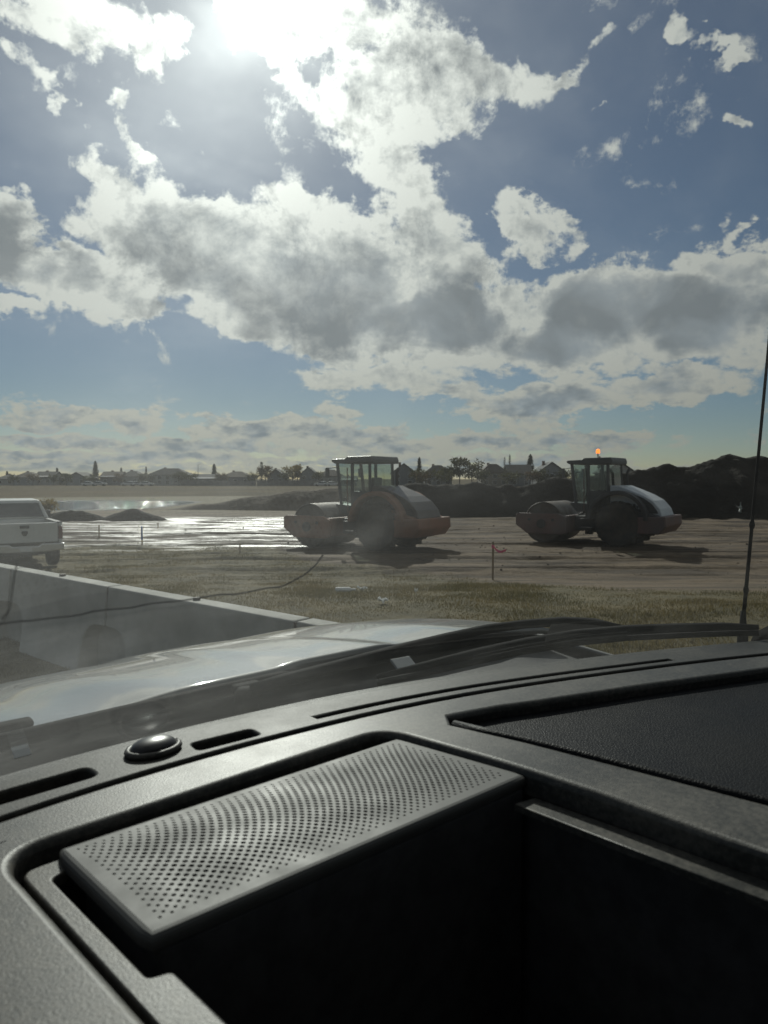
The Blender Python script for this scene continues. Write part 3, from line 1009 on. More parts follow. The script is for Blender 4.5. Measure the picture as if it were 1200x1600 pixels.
def roller(loc, rz, words, frame_m, hood_m, fender_m, beacon=False, lettering=None):
    t = empty('road_roller', loc, rz, words, 'road roller', 'road rollers')
    dx, wx = 1.5, -1.1
    # drum
    MB().lathe([(.30, -1.0), (.34, -.93), (.66, -.93), (.70, -1.0), (.72, -.98), (.72, .98), (.70, 1.0), (.66, .93), (.34, .93), (.30, 1.0)], 'y', (dx, 0, .72), 56).build('drum', STEEL_DRUM, t, smooth=False)
    # drum frame: two plates and two cross beams
    pl = [(dx + .98, .62), (dx + .98, .98), (dx + .85, 1.04), (dx - .62, 1.04), (dx - .92, .92), (dx - .92, .38), (dx - .7, .32), (dx + .55, .32)]
    for s in (-1, 1):
        f = MB().prism(pl, 'y', s * 1.04, s * 1.15).build('side_plate', frame_m, t, .02)
        MB().lathe([(.0, 0), (.16, 0), (.16, .05), (.0, .06)] if s > 0 else [(.0, 0), (.16, 0), (.16, -.05), (.0, -.06)], 'y', (dx, s * 1.15, .68), 20).build('hub_cover', DARKFRAME, f)
        for bx in (-.42, .45):
            MB().lathe([(.0, 0), (.05, 0), (.05, s * .03), (0, s * .03)], 'y', (dx + bx, s * 1.15, .82), 12).build('bolt', DARKFRAME, f)
    MB().prism([(dx + .80, .55), (dx + 1.0, .62), (dx + 1.0, .98), (dx + .80, .98)], 'y', -1.04, 1.04).build('front_beam', frame_m, t, .02)
    MB().prism([(dx - .94, .40), (dx - .76, .36), (dx - .76, .98), (dx - .94, .98)], 'y', -1.04, 1.04).build('rear_beam', frame_m, t, .02)
    MB().box((dx + .76, 0, .60), (.03, 1.9, .18), (0, R(-20), 0)).build('scraper', DARKFRAME, t)
    # articulation and chassis
    MB().span(.1, .6, -.42, .42, .45, .95).lathe([(.14, .3), (.14, 1.1)], 'z', (.2, 0, 0), 16).build('articulation_joint', DARKFRAME, t, .02)
    MB().span(-2.3, .15, -.55, .55, .42, 1.12).build('chassis', DARKFRAME, t, .03)
    for q in (-.18, -.06, .06, .18):
        MB().tube([(-.05, q, 1.0), (.25, q * 1.3, 1.12), (.5, q * 1.2, 1.0), (.62, q, .8)], .022, 6).build('hydraulic_hose', DARKFRAME, t, smooth=True)
    # cab
    MB().prism([(.62, 1.38), (.40, 1.12), (-.74, 1.12), (-.74, 1.34), (.62, 1.44)], 'y', -.74, .74).build('cab_floor', CABGREY, t, .02)
    posts = [((.40, .70, 1.2), (.60, .68, 2.78)), ((.40, -.70, 1.2), (.60, -.68, 2.78)), ((-.70, .70, 1.2), (-.66, .68, 2.78)), ((-.70, -.70, 1.2), (-.66, -.68, 2.78)), ((-.02, .71, 1.2), (0, .69, 2.78)), ((-.02, -.71, 1.2), (0, -.69, 2.78))]
    for a, b in posts:
        MB().tube([a, b], .055, 6).build('cab_post', CABGREY, t)
    MB().prism([(.62, 2.74), (.74, 2.80), (.74, 2.88), (.2, 2.90), (.12, 2.96), (-.80, 2.97), (-.84, 2.86), (-.84, 2.74)], 'y', -.82, .82).build('cab_roof', CABGREY, t, .03)
    MB().add([(.43, -.66, 1.36), (.43, .66, 1.36), (.60, .64, 2.74), (.60, -.64, 2.74)], [(0, 1, 2, 3)]).build('windshield', CABGLASS, t)
    for s in (-1, 1):
        MB().add([(.36, s * .71, 1.45), (.02, s * .71, 1.45), (.04, s * .69, 2.72), (.55, s * .69, 2.72)], [(0, 1, 2, 3)]).build('side_window', CABGLASS, t)
        d = MB().span(-.64, -.06, s * .71 - .02, s * .71 + .02, 1.35, 1.85).build('door', CABGREY, t, .01)
        MB().add([(-.64, s * .71, 1.87), (-.06, s * .71, 1.87), (-.04, s * .69, 2.72), (-.62, s * .69, 2.72)], [(0, 1, 2, 3)]).build('door_window', CABGLASS, d)
        MB().span(-.60, -.50, s * .74 - .02, s * .74 + .03, 1.72, 1.78).build('door_handle', DARKFRAME, d)
        MB().tube([(.1, s * .80, 1.15), (.1, s * .84, 2.0), (.12, s * .80, 2.6)], .018, 6).build('handrail', frame_m, t)
        for zz in (.55, .85):
            MB().span(-.2, .25, s * .60, s * .86, zz, zz + .04).build('step', DARKFRAME, t)
        MB().box((.80, s * .95, 2.45), (.05, .18, .32)).tube([(.62, s * .70, 2.62), (.80, s * .92, 2.58)], .015, 5).build('mirror', CABGREY, t, .01)
    MB().add([(-.71, -.66, 1.95), (-.71, .66, 1.95), (-.68, .64, 2.72), (-.68, -.64, 2.72)], [(0, 1, 2, 3)]).build('rear_window', CABGLASS, t)
    seat = MB().span(-.45, 0, -.24, .24, 1.55, 1.68).box((-.46, 0, 1.98), (.14, .46, .62), (0, R(-8), 0)).span(-.35, -.1, -.12, .12, 1.3, 1.55)
    seat.build('seat', mat('seat vinyl', (.025, .025, .026), .7), t, .03)
    MB().tube([(.42, 0, 1.40), (.26, 0, 1.82)], .035, 8).lathe([(.16, 0), (.18, .015), (.20, 0), (.18, -.015)], 'z', (.25, 0, 1.84), 20).build('steering_wheel', DARKFRAME, t)
    # engine hood
    top = [(-.76, 1.15), (-.76, 2.02), (-1.05, 2.02), (-1.45, 1.87), (-1.85, 1.70), (-2.15, 1.53), (-2.38, 1.27), (-2.46, 1.05), (-2.46, 1.0)]
    h = MB().prism(top, 'y', -.74, .74).build('hood', hood_m, t, .07, seg=3)
    for s in (-1, 1):
        MB().prism([(-1.78, 1.12), (-1.66, 1.70), (-1.86, 1.62), (-2.12, 1.44), (-2.30, 1.22), (-2.34, 1.12)], 'y', s * .735, s * .755).build('side_grille', DARKFRAME, h, .004)
        for i in range(5):
            MB().box((-1.98 + i * .012, s * .765, 1.18 + i * .075), (.46 - i * .05, .016, .02)).build('grille_slat', CABGREY, h)
    if lettering:
        xs = -1.32
        for i, wl in enumerate((.085, .06, .09, .07, .085, .05)):
            l = MB().span(xs - wl, xs, .742, .748, 1.30, 1.42)
            if i % 2:
                l = MB().span(xs - wl, xs - wl * .6, .742, .748, 1.30, 1.42).span(xs - wl * .55, xs, .742, .748, 1.30, 1.345)
            l.build('letter', lettering, h)
            xs -= wl + .03
    MB().tube([(-.95, -.5, 1.9), (-.95, -.5, 2.45), (-1.02, -.5, 2.6)], .05, 10).build('exhaust_pipe', DARKFRAME, t, smooth=True)
    # rear body, bumper
    MB().prism([(-1.62, .62), (-1.62, 1.30), (-1.80, 1.20), (-2.40, 1.06), (-2.40, .62)], 'y', -.98, .98).build('rear_body', fender_m, t, .04)
    MB().prism([(-1.75, .46), (-1.75, 1.0), (-2.64, 1.04), (-2.66, .72), (-2.46, .46)], 'y', -1.06, 1.06).build('rear_bumper', frame_m, t, .04)
    for s in (-1, 1):
        # arched mudguard
        prof_o = [(wx + 1.02 * math.cos(R(a)), .80 + 1.06 * math.sin(R(a))) for a in range(6, 176, 10)]
        prof_i = [(wx + .90 * math.cos(R(a)), .80 + .93 * math.sin(R(a))) for a in range(166, 5, -10)]
        # the tail of the guard drops straight to the bumper
        g = prof_o + [(wx - 1.0, .9), (wx - .86, .9)] + prof_i
        MB().prism([(a, b) for a, b in g], 'y', s * .58, s * 1.12).build('mudguard', fender_m, t, .015)
        w_ = MB()
        w_.lathe([(.30, -.22), (.56, -.25), (.69, -.24), (.735, -.17), (.74, 0), (.735, .17), (.69, .24), (.56, .25), (.30, .22)], 'y', (wx, s * .84, .74), 40)
        for i in range(18):
            a = 2 * math.pi * i / 18
            for q in (-1, 1):
                c = Vector((wx + .735 * math.cos(a + q * .09), s * .84 + q * .11, .74 + .735 * math.sin(a + q * .09)))
                w_.box(c, (.07, .2, .09), (0, -a, q * .5))
        tyre = w_.build('tyre', RUB, t)
        MB().lathe([(0, -.12), (.10, -.14), (.12, -.1), (.27, -.06), (.31, -.2), (.33, -.2), (.33, .2), (.31, .2), (.27, .06), (.12, .1), (.10, .14), (0, .12)], 'y', (wx, s * .84, .74), 28).build('rim', frame_m, tyre)
        MB().box((-2.50, s * .85, .86), (.06, .2, .1)).build('tail_lamp', mat('red lens', (.25, .02, .015), .2), t, .01)
    for y in (-.5, .5):
        MB().box((.70, y, 2.84), (.08, .18, .11)).build('work_lamp', mat('lamp lens', (.5, .5, .48), .15), t, .01)
    if beacon:
        b = MB().tube([(-.2, .35, 2.9), (-.2, .35, 3.12)], .02, 8).build('beacon_post', DARKFRAME, t)
        MB().lathe([(.0, 3.12), (.065, 3.12), (.07, 3.16), (.06, 3.25), (.0, 3.28)], 'z', (-.2, .35, 0), 16).build('beacon', emit('amber beacon', (1.0, .22, .03), 2.6), b)
    return t


def build_rollers():
    orange = mat('dusty orange paint', (.25, .090, .040), .65, col2=(.16, .09, .055), vscale=1.7, detail=9, rvar=.1)
    orange_top = mat('charcoal hood', (.06, .05, .045), .5, col2=(.085, .07, .06), vscale=1.0, coat=.15)
    roller((-.65, 23.4, 0.0), math.pi - R(32), 'dusty orange single drum roller with glazed cab left of the pink flag stake', orange, orange_top, orange)
    red = mat('faded red paint', (.13, .06, .05), .6, col2=(.10, .075, .07), vscale=1.2)
    pale = mat('pale hood paint', (.50, .52, .54), .4, col2=(.42, .43, .44), vscale=1.0, coat=.1)
    roller(((930 - 600) / FPX * 24.9, 24.9, 0.0), math.pi - R(36), 'pale hooded single drum roller with amber beacon in front of the stockpile', red, pale, DARKFRAME, True, mat('letter black', (.03, .03, .03), .5))


build_rollers()


# ------------------------------------------------------------------ white pickup seen from behind
def build_white_pickup():
    d = 17.3
    px = 37
    az = math.atan2(px - 600, FPX)
    p = Vector(((px - 600) / FPX * d, d, 0.0))
    t = empty('pickup_truck', p, -az + R(7), 'white pickup seen from behind at the left edge beyond the barrier', 'pickup truck')
    t.scale = (.87, .87, .87)
    W = mat('dusty white paint', (.58, .58, .56), .4, var=.05, vscale=1, coat=.4)
    G = mat('pickup glass', (.025, .03, .035), .05, spec=.8)
    K = mat('black trim', (.025, .025, .025), .6)
    CH = mat('dull chrome', (.5, .5, .5), .3, metal=.8)
    # body (y forward from the tailgate)
    for s in (-1, 1):
        arch = [(.0, .62), (.0, 1.33), (1.98, 1.33), (1.98, .55), (1.55, .55)] + [(1.02 + .47 * math.cos(R(a)), .48 + .47 * math.sin(R(a))) for a in range(10, 171, 20)] + [(.5, .6)]
        MB().prism([(a, b) for a, b in arch], 'x', s * .88, s * .98).build('bed_side', W, t, .02)
        MB().span(s * .80 if s > 0 else s * .98, s * .98 if s > 0 else s * .80, .02, 1.96, 1.325, 1.36).build('bed_rail', K, t, .01)
    MB().span(-.88, .88, .1, 1.98, .78, .84).build('bed_floor', K, t)
    MB().span(-.88, .88, 1.92, 1.98, .84, 1.33).build('bed_front', W, t)
    tg = MB().span(-.86, .86, -.02, .06, .78, 1.34).build('tailgate', W, t, .025)
    MB().box((0, -.03, 1.235), (.24, .02, .085)).build('handle', K, tg, .01)
    MB().prism([(-.07, 1.12), (.07, 1.12), (.085, 1.06), (.03, .98), (-.03, .98), (-.085, 1.06)], 'y', -.035, -.02).build('emblem', K, tg)
    for s in (-1, 1):
        MB().span(s * .87 if s > 0 else s * .985, s * .985 if s > 0 else s * .87, -.03, .12, .86, 1.24).build('tail_lamp', mat('tail lens', (.09, .012, .012), .2), t, .02)
    bm = MB().prism([(-.99, .58), (-.99, .76), (-.4, .76), (-.34, .70), (.34, .70), (.4, .76), (.99, .76), (.99, .58), (.5, .52), (-.5, .52)], 'y', -.22, -.03).build('bumper', CH, t, .03)
    MB().box((0, -.225, .635), (.31, .012, .15)).build('license_plate', mat('plate white', (.6, .6, .6), .5), bm)
    MB().span(-.12, .12, -.3, -.1, .42, .52).build('tow_hitch', K, bm)
    # cab
    MB().prism([(1.99, .5), (1.99, 1.36), (4.05, 1.36), (4.05, .5)], 'x', -.98, .98).build('cab_body', W, t, .04)
    MB().hexa([(-.95, 2.0, 1.36), (.95, 2.0, 1.36), (.95, 4.5, 1.36), (-.95, 4.5, 1.36)], [(-.70, 2.16, 1.93), (.70, 2.16, 1.93), (.74, 3.7, 1.95), (-.74, 3.7, 1.95)]).build('cab_frame', W, t, .06, seg=3)
    MB().hexa([(-.80, 1.985, 1.42), (.80, 1.985, 1.42), (.80, 2.06, 1.42), (-.80, 2.06, 1.42)], [(-.66, 2.105, 1.84), (.66, 2.105, 1.84), (.66, 2.2, 1.84), (-.66, 2.2, 1.84)]).build('rear_window', G, t)
    for s in (-1, 1):
        MB().add([(s * .953, 2.3, 1.42), (s * .953, 3.9, 1.42), (s * .765, 3.5, 1.86), (s * .765, 2.35, 1.86)], [(0, 1, 2, 3)]).build('side_window', G, t)
        MB().box((s * 1.13, 3.75, 1.42), (.24, .1, .26)).build('mirror', K, t, .03)
    MB().prism([(4.05, .5), (4.05, 1.34), (4.5, 1.30), (5.55, 1.18), (5.6, .55)], 'x', -.96, .96).build('engine_bay', W, t, .06)
    for wy in (1.02, 4.72):
        for s in (-1, 1):
            wh = MB().lathe([(.2, -.13), (.36, -.15), (.41, -.11), (.42, 0), (.41, .11), (.36, .15), (.2, .13)], 'x', (s * .86, wy, .42), 28).build('wheel', RUB, t)
            MB().lathe([(0, -.08), (.21, -.12), (.23, -.12), (.23, .12), (.21, .12), (0, .08)], 'x', (s * .86, wy, .42), 20).build('rim', CH, wh)
    MB().span(-.5, .5, .2, 4.8, .42, .58).build('underbody', K, t)
    MB().tube([(-.7, 1.02, .42), (.7, 1.02, .42)], .07, 8).build('rear_axle', K, t)


build_white_pickup()


# ------------------------------------------------------------------ concrete barrier, stakes, litter
def build_barrier():
    conc = mat('barrier concrete', (.34, .335, .31), .9, spec=.2, col2=(.50, .49, .46), vscale=2.2, bump=.35, bscale=30, bdist=.006, detail=9)
    steel = mat('rusty loop', (.07, .055, .045), .7)
    o = Vector((-2.39, 6.29, 0))
    dirv = Vector((.772, -.636, 0)).normalized()
    joints = [-4.2, -1.95, 0.0, 2.39, 4.6]
    words = ['concrete barrier block running out of the left edge', 'concrete barrier block in front of the white pickup', 'longest concrete barrier block, above the truck hood', 'concrete barrier block whose end peeks over the hood']
    H, HW = .81, .08
    for i, (a, b) in enumerate(zip(joints, joints[1:])):
        L = b - a - .03
        q = o + dirv * (a + .015)
        z = yard_height(q.x, q.y, False) - .01
        t = empty('concrete_barrier', (q.x, q.y, z), math.atan2(dirv.y, dirv.x), words[i], 'barrier', 'concrete barrier blocks')
        nw, nh = .37, .46
        arc0 = [(nw * math.cos(R(g)) ** .55 if g < 90 else 0.0, nh * math.sin(R(g)) ** .6) for g in (0, 15, 30, 45, 60, 75, 90)]
        prof = arc0[:-1] + [(0.0, nh)]
        side = [(x, zz) for x, zz in prof] + [(0, H)] + [(L, H)] + [(L - x, zz) for x, zz in reversed(prof)]
        mb = MB().prism(side, 'y', -HW, HW)
        mb.v = [(x, y * (1 + 1.3 * max(0, 1 - zz / H) ** 1.4), zz) for x, y, zz in mb.v]
        mb.build('block', conc, t, .012)
        MB().span(-.02, nw + .05, HW * .3, HW * 1.4, 0, nh + .05).span(L - nw - .05, L + .02, HW * .3, HW * 1.4, 0, nh + .05).build('web', conc, t)
        if i:
            MB().tube([(0, -.07, H - .1), (-.03, -.07, H - .02), (-.03, .07, H - .02), (0, .07, H - .1)], .012, 6).build('lifting_loop', steel, t)
        MB().lathe([(0, 0), (.03, 0), (.03, .02), (0, .02)], 'z', (L * .5, 0, H), 10).build('anchor', steel, t)


build_barrier()


def build_small():
    wood = mat('lath wood', (.28, .2, .12), .85, var=.2, vscale=9)
    blue = mat('blue paint', (.05, .10, .30), .7)
    pink = mat('pink ribbon', (.75, .10, .22), .6)
    S = [(770, 909, .86, 'pink', 'wooden survey stake with pink ribbon between the two rollers'), (222, 853, .66, 'blue', 'survey stake with blue painted top by the wet soil'),
         (155, 842, .50, None, 'thin bare stake left of the blue topped stake'), (375, 863, .30, None, 'short bare stake left of the orange roller drum'), (247, 826, .34, None, 'small bare stake near the right dirt mound')]
    for px, py, h, c, words in S:
        p = ground_at(px, py, 0.0)
        p.z = yard_height(p.x, p.y) - .03
        t = empty('survey_stake', p, random.uniform(-.4, .4), words, 'stake', 'survey stakes')
        MB().prism([(-.022, 0), (.022, 0), (.022, h), (0, h + .02), (-.022, h)], 'y', -.008, .008).build('lath', wood, t)
        if c == 'pink':
            rb = MB()
            rb.sheet(lambda a, b: (.02 + .26 * a, .012 + .03 * math.sin(a * 7 + b), h - .09 - .10 * a - .045 * b - .05 * math.sin(a * 4)), 10, 2)
            o_ = rb.build('ribbon', pink, t)
            o_.modifiers.new('thick', 'SOLIDIFY').thickness = .002
            MB().span(-.03, .03, -.014, .014, h - .13, h - .06).build('ribbon_knot', pink, t)
        if c == 'blue':
            MB().span(-.026, .026, -.012, .012, h * .35, h + .022).build('painted_top', blue, t)
    paper = mat('white litter', (.75, .75, .72), .7, var=.1, vscale=8)
    for px, py, sx, sy, words in ((540, 928, .34, .10, 'white bottle shaped litter lying on the verge'), (566, 924, .16, .11, 'crumpled white paper right beside the longer litter'), (598, 958, .13, .14, 'crumpled pale scrap near the hood edge'), (650, 931, .05, .05, 'tiny white scrap in the verge grass')):
        p = ground_at(px, py, .35)
        p.z = yard_height(p.x, p.y) + .02
        rnd = random.Random(px)
        if px == 540:
            o_ = MB().lathe([(0, -.17), (.035, -.168), (.042, -.15), (.042, .06), (.018, .11), (.018, .15), (.022, .155), (.022, .17), (0, .172)], 'x', (0, 0, .03), 14).build('litter', paper, None, smooth=True)
        else:
            mb = MB()
            mb.sheet(lambda a, b: ((a - .5) * sx, (b - .5) * sy, .03 + .05 * fbm(a * 3 + px, b * 3, 1.3, 3) + .05 * abs(a - .5)), 8, 8)
            o_ = mb.build('litter', paper)
            o_.modifiers.new('thick', 'SOLIDIFY').thickness = .003
        o_.location = p
        o_.rotation_euler = (0, 0, rnd.uniform(-.3, .3))
        tag(o_, words, 'litter', 'white litter on the verge')


build_small()


# ------------------------------------------------------------------ the truck the view is taken from
PSI = R(45.5)                      # its nose points this far left of the view
ZC = CAM_Z - 0.5                   # lens height above the ground the truck stands on
UC = 0.25                          # centre line of the truck, right of the lens
OWN = empty('silver_truck', (0, 0, 0.5), PSI, 'silver truck around the camera, with its hood, windshield and dusty black dashboard', 'truck')
BASE = [(-.72, .335), (-.55, .42), (-.38, .491), (-.23, .549), (-.10, .594), (.06, .625), (.192, .641), (.303, .638), (.44, .625), (.604, .594), (.736, .549), (.879, .491), (1.034, .423), (1.192, .339), (1.24, .31)]


def vbase(u):
    if u <= BASE[0][0]:
        return BASE[0][1]
    for (a, h0), (b, h1) in zip(BASE, BASE[1:]):
        if u <= b:
            return h0 + (h1 - h0) * (u - a) / (b - a)
    return BASE[-1][1]


def vb_s(u):
    return sum(vbase(u + d) for d in (-.08, -.04, 0, .04, .08)) / 5


G_RUN, G_RISE, G_Z0, G_TAPER = .74, .54, -.268, .10


def glass_pt(u, t, out=0.0):
    """point on the windshield: u across at its foot, t up the slope, out = metres outside it"""
    x = UC + (u - UC) * (1 - G_TAPER * t)
    y = vb_s(u) + .012 - G_RUN * t
    z = G_Z0 + G_RISE * t + .025 * math.sin(math.pi * min(1, max(0, t)))
    nx, ny, nz = 0.25 * (u - UC), .59, .80
    return Vector((x + nx * out, y + ny * out, ZC + z + nz * out))


def ray_car(px, py):
    d = ray(px, py)
    return Vector((d.x * math.cos(PSI) + d.y * math.sin(PSI), -d.x * math.sin(PSI) + d.y * math.cos(PSI), d.z))


def glass_hit(px, py, out=0.0):
    """where the bearing meets the windshield"""
    d = ray_car(px, py)
    lo, hi = .05, 2.5

    def side(s):
        p = d * s
        t = (p.z - G_Z0) / G_RISE
        for _ in range(3):
            t = (p.z - G_Z0 - .025 * math.sin(math.pi * min(1, max(0, t)))) / G_RISE
        u = UC + (p.x - UC) / (1 - G_TAPER * t)
        return p.y - (vb_s(u) + .012 - G_RUN * t), u, t
    for _ in range(50):
        m_ = (lo + hi) / 2
        if side(m_)[0] > 0:
            hi = m_
        else:
            lo = m_
    _, u, t = side(hi)
    return glass_pt(u, t, out)


def level_hit(px, py, zr):
    d = ray_car(px, py)
    t = zr / d.z
    return Vector((d.x * t, d.y * t, ZC + zr))


def round_poly(pts, rad, n=6):
    out = []
    m_ = len(pts)
    for i in range(m_):
        p0, p1, p2 = Vector(pts[i - 1]), Vector(pts[i]), Vector(pts[(i + 1) % m_])
        r = rad[i] if isinstance(rad, (list, tuple)) else rad
        if r <= 0:
            out.append((p1.x, p1.y))
            continue
        a, b = (p0 - p1).normalized(), (p2 - p1).normalized()
        for k_ in range(n + 1):
            s = k_ / n
            q = p1 + a * r * (1 - s) ** 2 + b * r * s ** 2
            out.append((q.x, q.y))
    return out


def offset_loop(loop, d):
    """loop counter-clockwise; d > 0 grows it"""
    n = len(loop)
    out = []
    for i in range(n):
        p0, p1, p2 = (Vector(loop[(i + k_) % n]) for k_ in (-1, 0, 1))
        t = (p2 - p0)
        if t.length < 1e-9:
            t = p2 - p1
        t.normalize()
        out.append((p1.x + t.y * d, p1.y - t.x * d))
    return out


def ccw(loop):
    a = sum(loop[i - 1][0] * loop[i][1] - loop[i][0] * loop[i - 1][1] for i in range(len(loop)))
    return loop if a > 0 else loop[::-1]


def plate(name, outer, holes, zr, depth, material, parent, r_out=.003, r_hole=.003, hole_depth=None):
    """level plate with openings: flat top, rolled edges, sides going down"""
    z = ZC + zr
    bm = bmesh.new()
    flat_edges = []

    def rings(loop, sign, r, dep):
        loop = ccw(loop)
        prof = [(r * (1 - math.sin(a)), -r * (1 - math.cos(a))) for a in (0, R(30), R(60), R(90))] + [(0, -dep)]
        prev = None
        for k_, (off, dz) in enumerate(prof):
            vs = [bm.verts.new((x, y, z + dz)) for x, y in offset_loop(loop, sign * off)]
            if k_ == 0:
                for i in range(len(vs)):
                    flat_edges.append(bm.edges.new((vs[i - 1], vs[i])))
            else:
                for i in range(len(vs)):
                    f = bm.faces.new((prev[i - 1], prev[i], vs[i], vs[i - 1]))
                    f.smooth = k_ < 4
            prev = vs
    rings(outer, -1, r_out, depth)
    for h in holes:
        rings(h, 1, r_hole, hole_depth or depth)
    bmesh.ops.triangle_fill(bm, use_beauty=True, use_dissolve=False, edges=flat_edges)
    def inside(loop, x, y):
        odd = False
        for i in range(len(loop)):
            (xa, ya), (xb, yb) = loop[i - 1], loop[i]
            if (ya > y) != (yb > y) and x < (xb - xa) * (y - ya) / (yb - ya) + xa:
                odd = not odd
        return odd
    kill = []
    for f in bm.faces:
        c = f.calc_center_median()
        if len(f.verts) == 3 and abs(c.z - z) < 1e-6 and any(inside(h, c.x, c.y) for h in holes):
            kill.append(f)
    bmesh.ops.delete(bm, geom=kill, context='FACES')
    bmesh.ops.recalc_face_normals(bm, faces=bm.faces)
    top = [f for f in bm.faces if abs(f.normal.z) > .99]
    if top and sum(f.normal.z for f in top) < 0:
        bmesh.ops.reverse_faces(bm, faces=bm.faces)
    me = bpy.data.meshes.new(name)
    bm.to_mesh(me)
    bm.free()
    me.materials.append(material)
    o = bpy.data.objects.new(name, me)
    COL.objects.link(o)
    o.parent = parent
    return o


def grain(name, col, rough, scale, strength, dist=.0004, spec=.5, dust=0.0, kind='noise'):
    m = bpy.data.materials.new(name)
    m.use_nodes = True
    k = NT(m.node_tree)
    p = m.node_tree.nodes['Principled BSDF']
    co = k.node('ShaderNodeTexCoord').outputs['Object']
    big = k.noise(co, 9.0, 6, 0.65)
    fine = k.noise(co, scale * .35, 5, 0.7)
    dcol = (.22, .20, .17)
    f = k.m('MULTIPLY', k.mr(k.m('ADD', k.m('MULTIPLY', big, .5), k.m('MULTIPLY', fine, .5)), .42, .66), dust)
    k.put(p.inputs['Base Color'], k.mix(f, col, dcol))
    k.put(p.inputs['Roughness'], k.mr(big, .3, .7, rough - .05, rough + .07, 'LINEAR'))
    p.inputs['Specular IOR Level'].default_value = spec
    b = k.node('ShaderNodeBump')
    b.inputs['Strength'].default_value = strength
    b.inputs['Distance'].default_value = dist
    if kind == 'leather':
        v = k.node('ShaderNodeTexVoronoi', feature='DISTANCE_TO_EDGE')
        wv = k.vm('ADD', co, k.vm('SCALE', k.vm('SUBTRACT', k.node('ShaderNodeTexNoise').outputs[1], (.5, .5, .5)), scale=.002))
        k.put(v.inputs['Vector'], wv)
        v.inputs['Scale'].default_value = scale
        h = k.mr(v.outputs['Distance'], 0.0, 0.25)
    else:
        h = k.noise(co, scale, 3, 0.65)
    k.put(b.inputs['Height'], h)
    k.put(p.inputs['Normal'], b.outputs[0])
    return m


DASH = grain('dash plastic', (.030, .030, .028), .43, 520, .42, .0006, .27, .34)
DASH2 = grain('defroster plastic', (.028, .028, .026), .50, 520, .5, .0006, .20, .18)
LEATHER = grain('pad leather', (.007, .0075, .009), .50, 330, .4, .0005, .08, .02, 'leather')
GRILLE_M = mat('grille paint', (.055, .0545, .052), .56, metal=.0, spec=.3, var=.08, vscale=30, rvar=.06)
BIN_DEEP = mat('bin lining', (.06, .06, .062), .9, spec=.1, var=.2, vscale=40)
BIN_M = mat('bin black', (.016, .016, .017), .85, spec=.15)
RUBBER = mat('black rubber', (.010, .010, .011), .8, spec=.08, var=.2, vscale=20)
MATTE = mat('matte black plastic', (.008, .008, .008), 1.0, spec=.02, var=.2, vscale=20)
COWL_M = mat('cowl plastic', (.016, .016, .017), .6, var=.35, vscale=14, bump=.3, bscale=200, bdist=.001, rvar=.1)
SILVER = mat('silver paint', (.13, .135, .13), .60, metal=.0, var=.06, vscale=4, coat=1.0)
HEADLINER = mat('headliner', (.10, .10, .095), .95, var=.1, vscale=30)


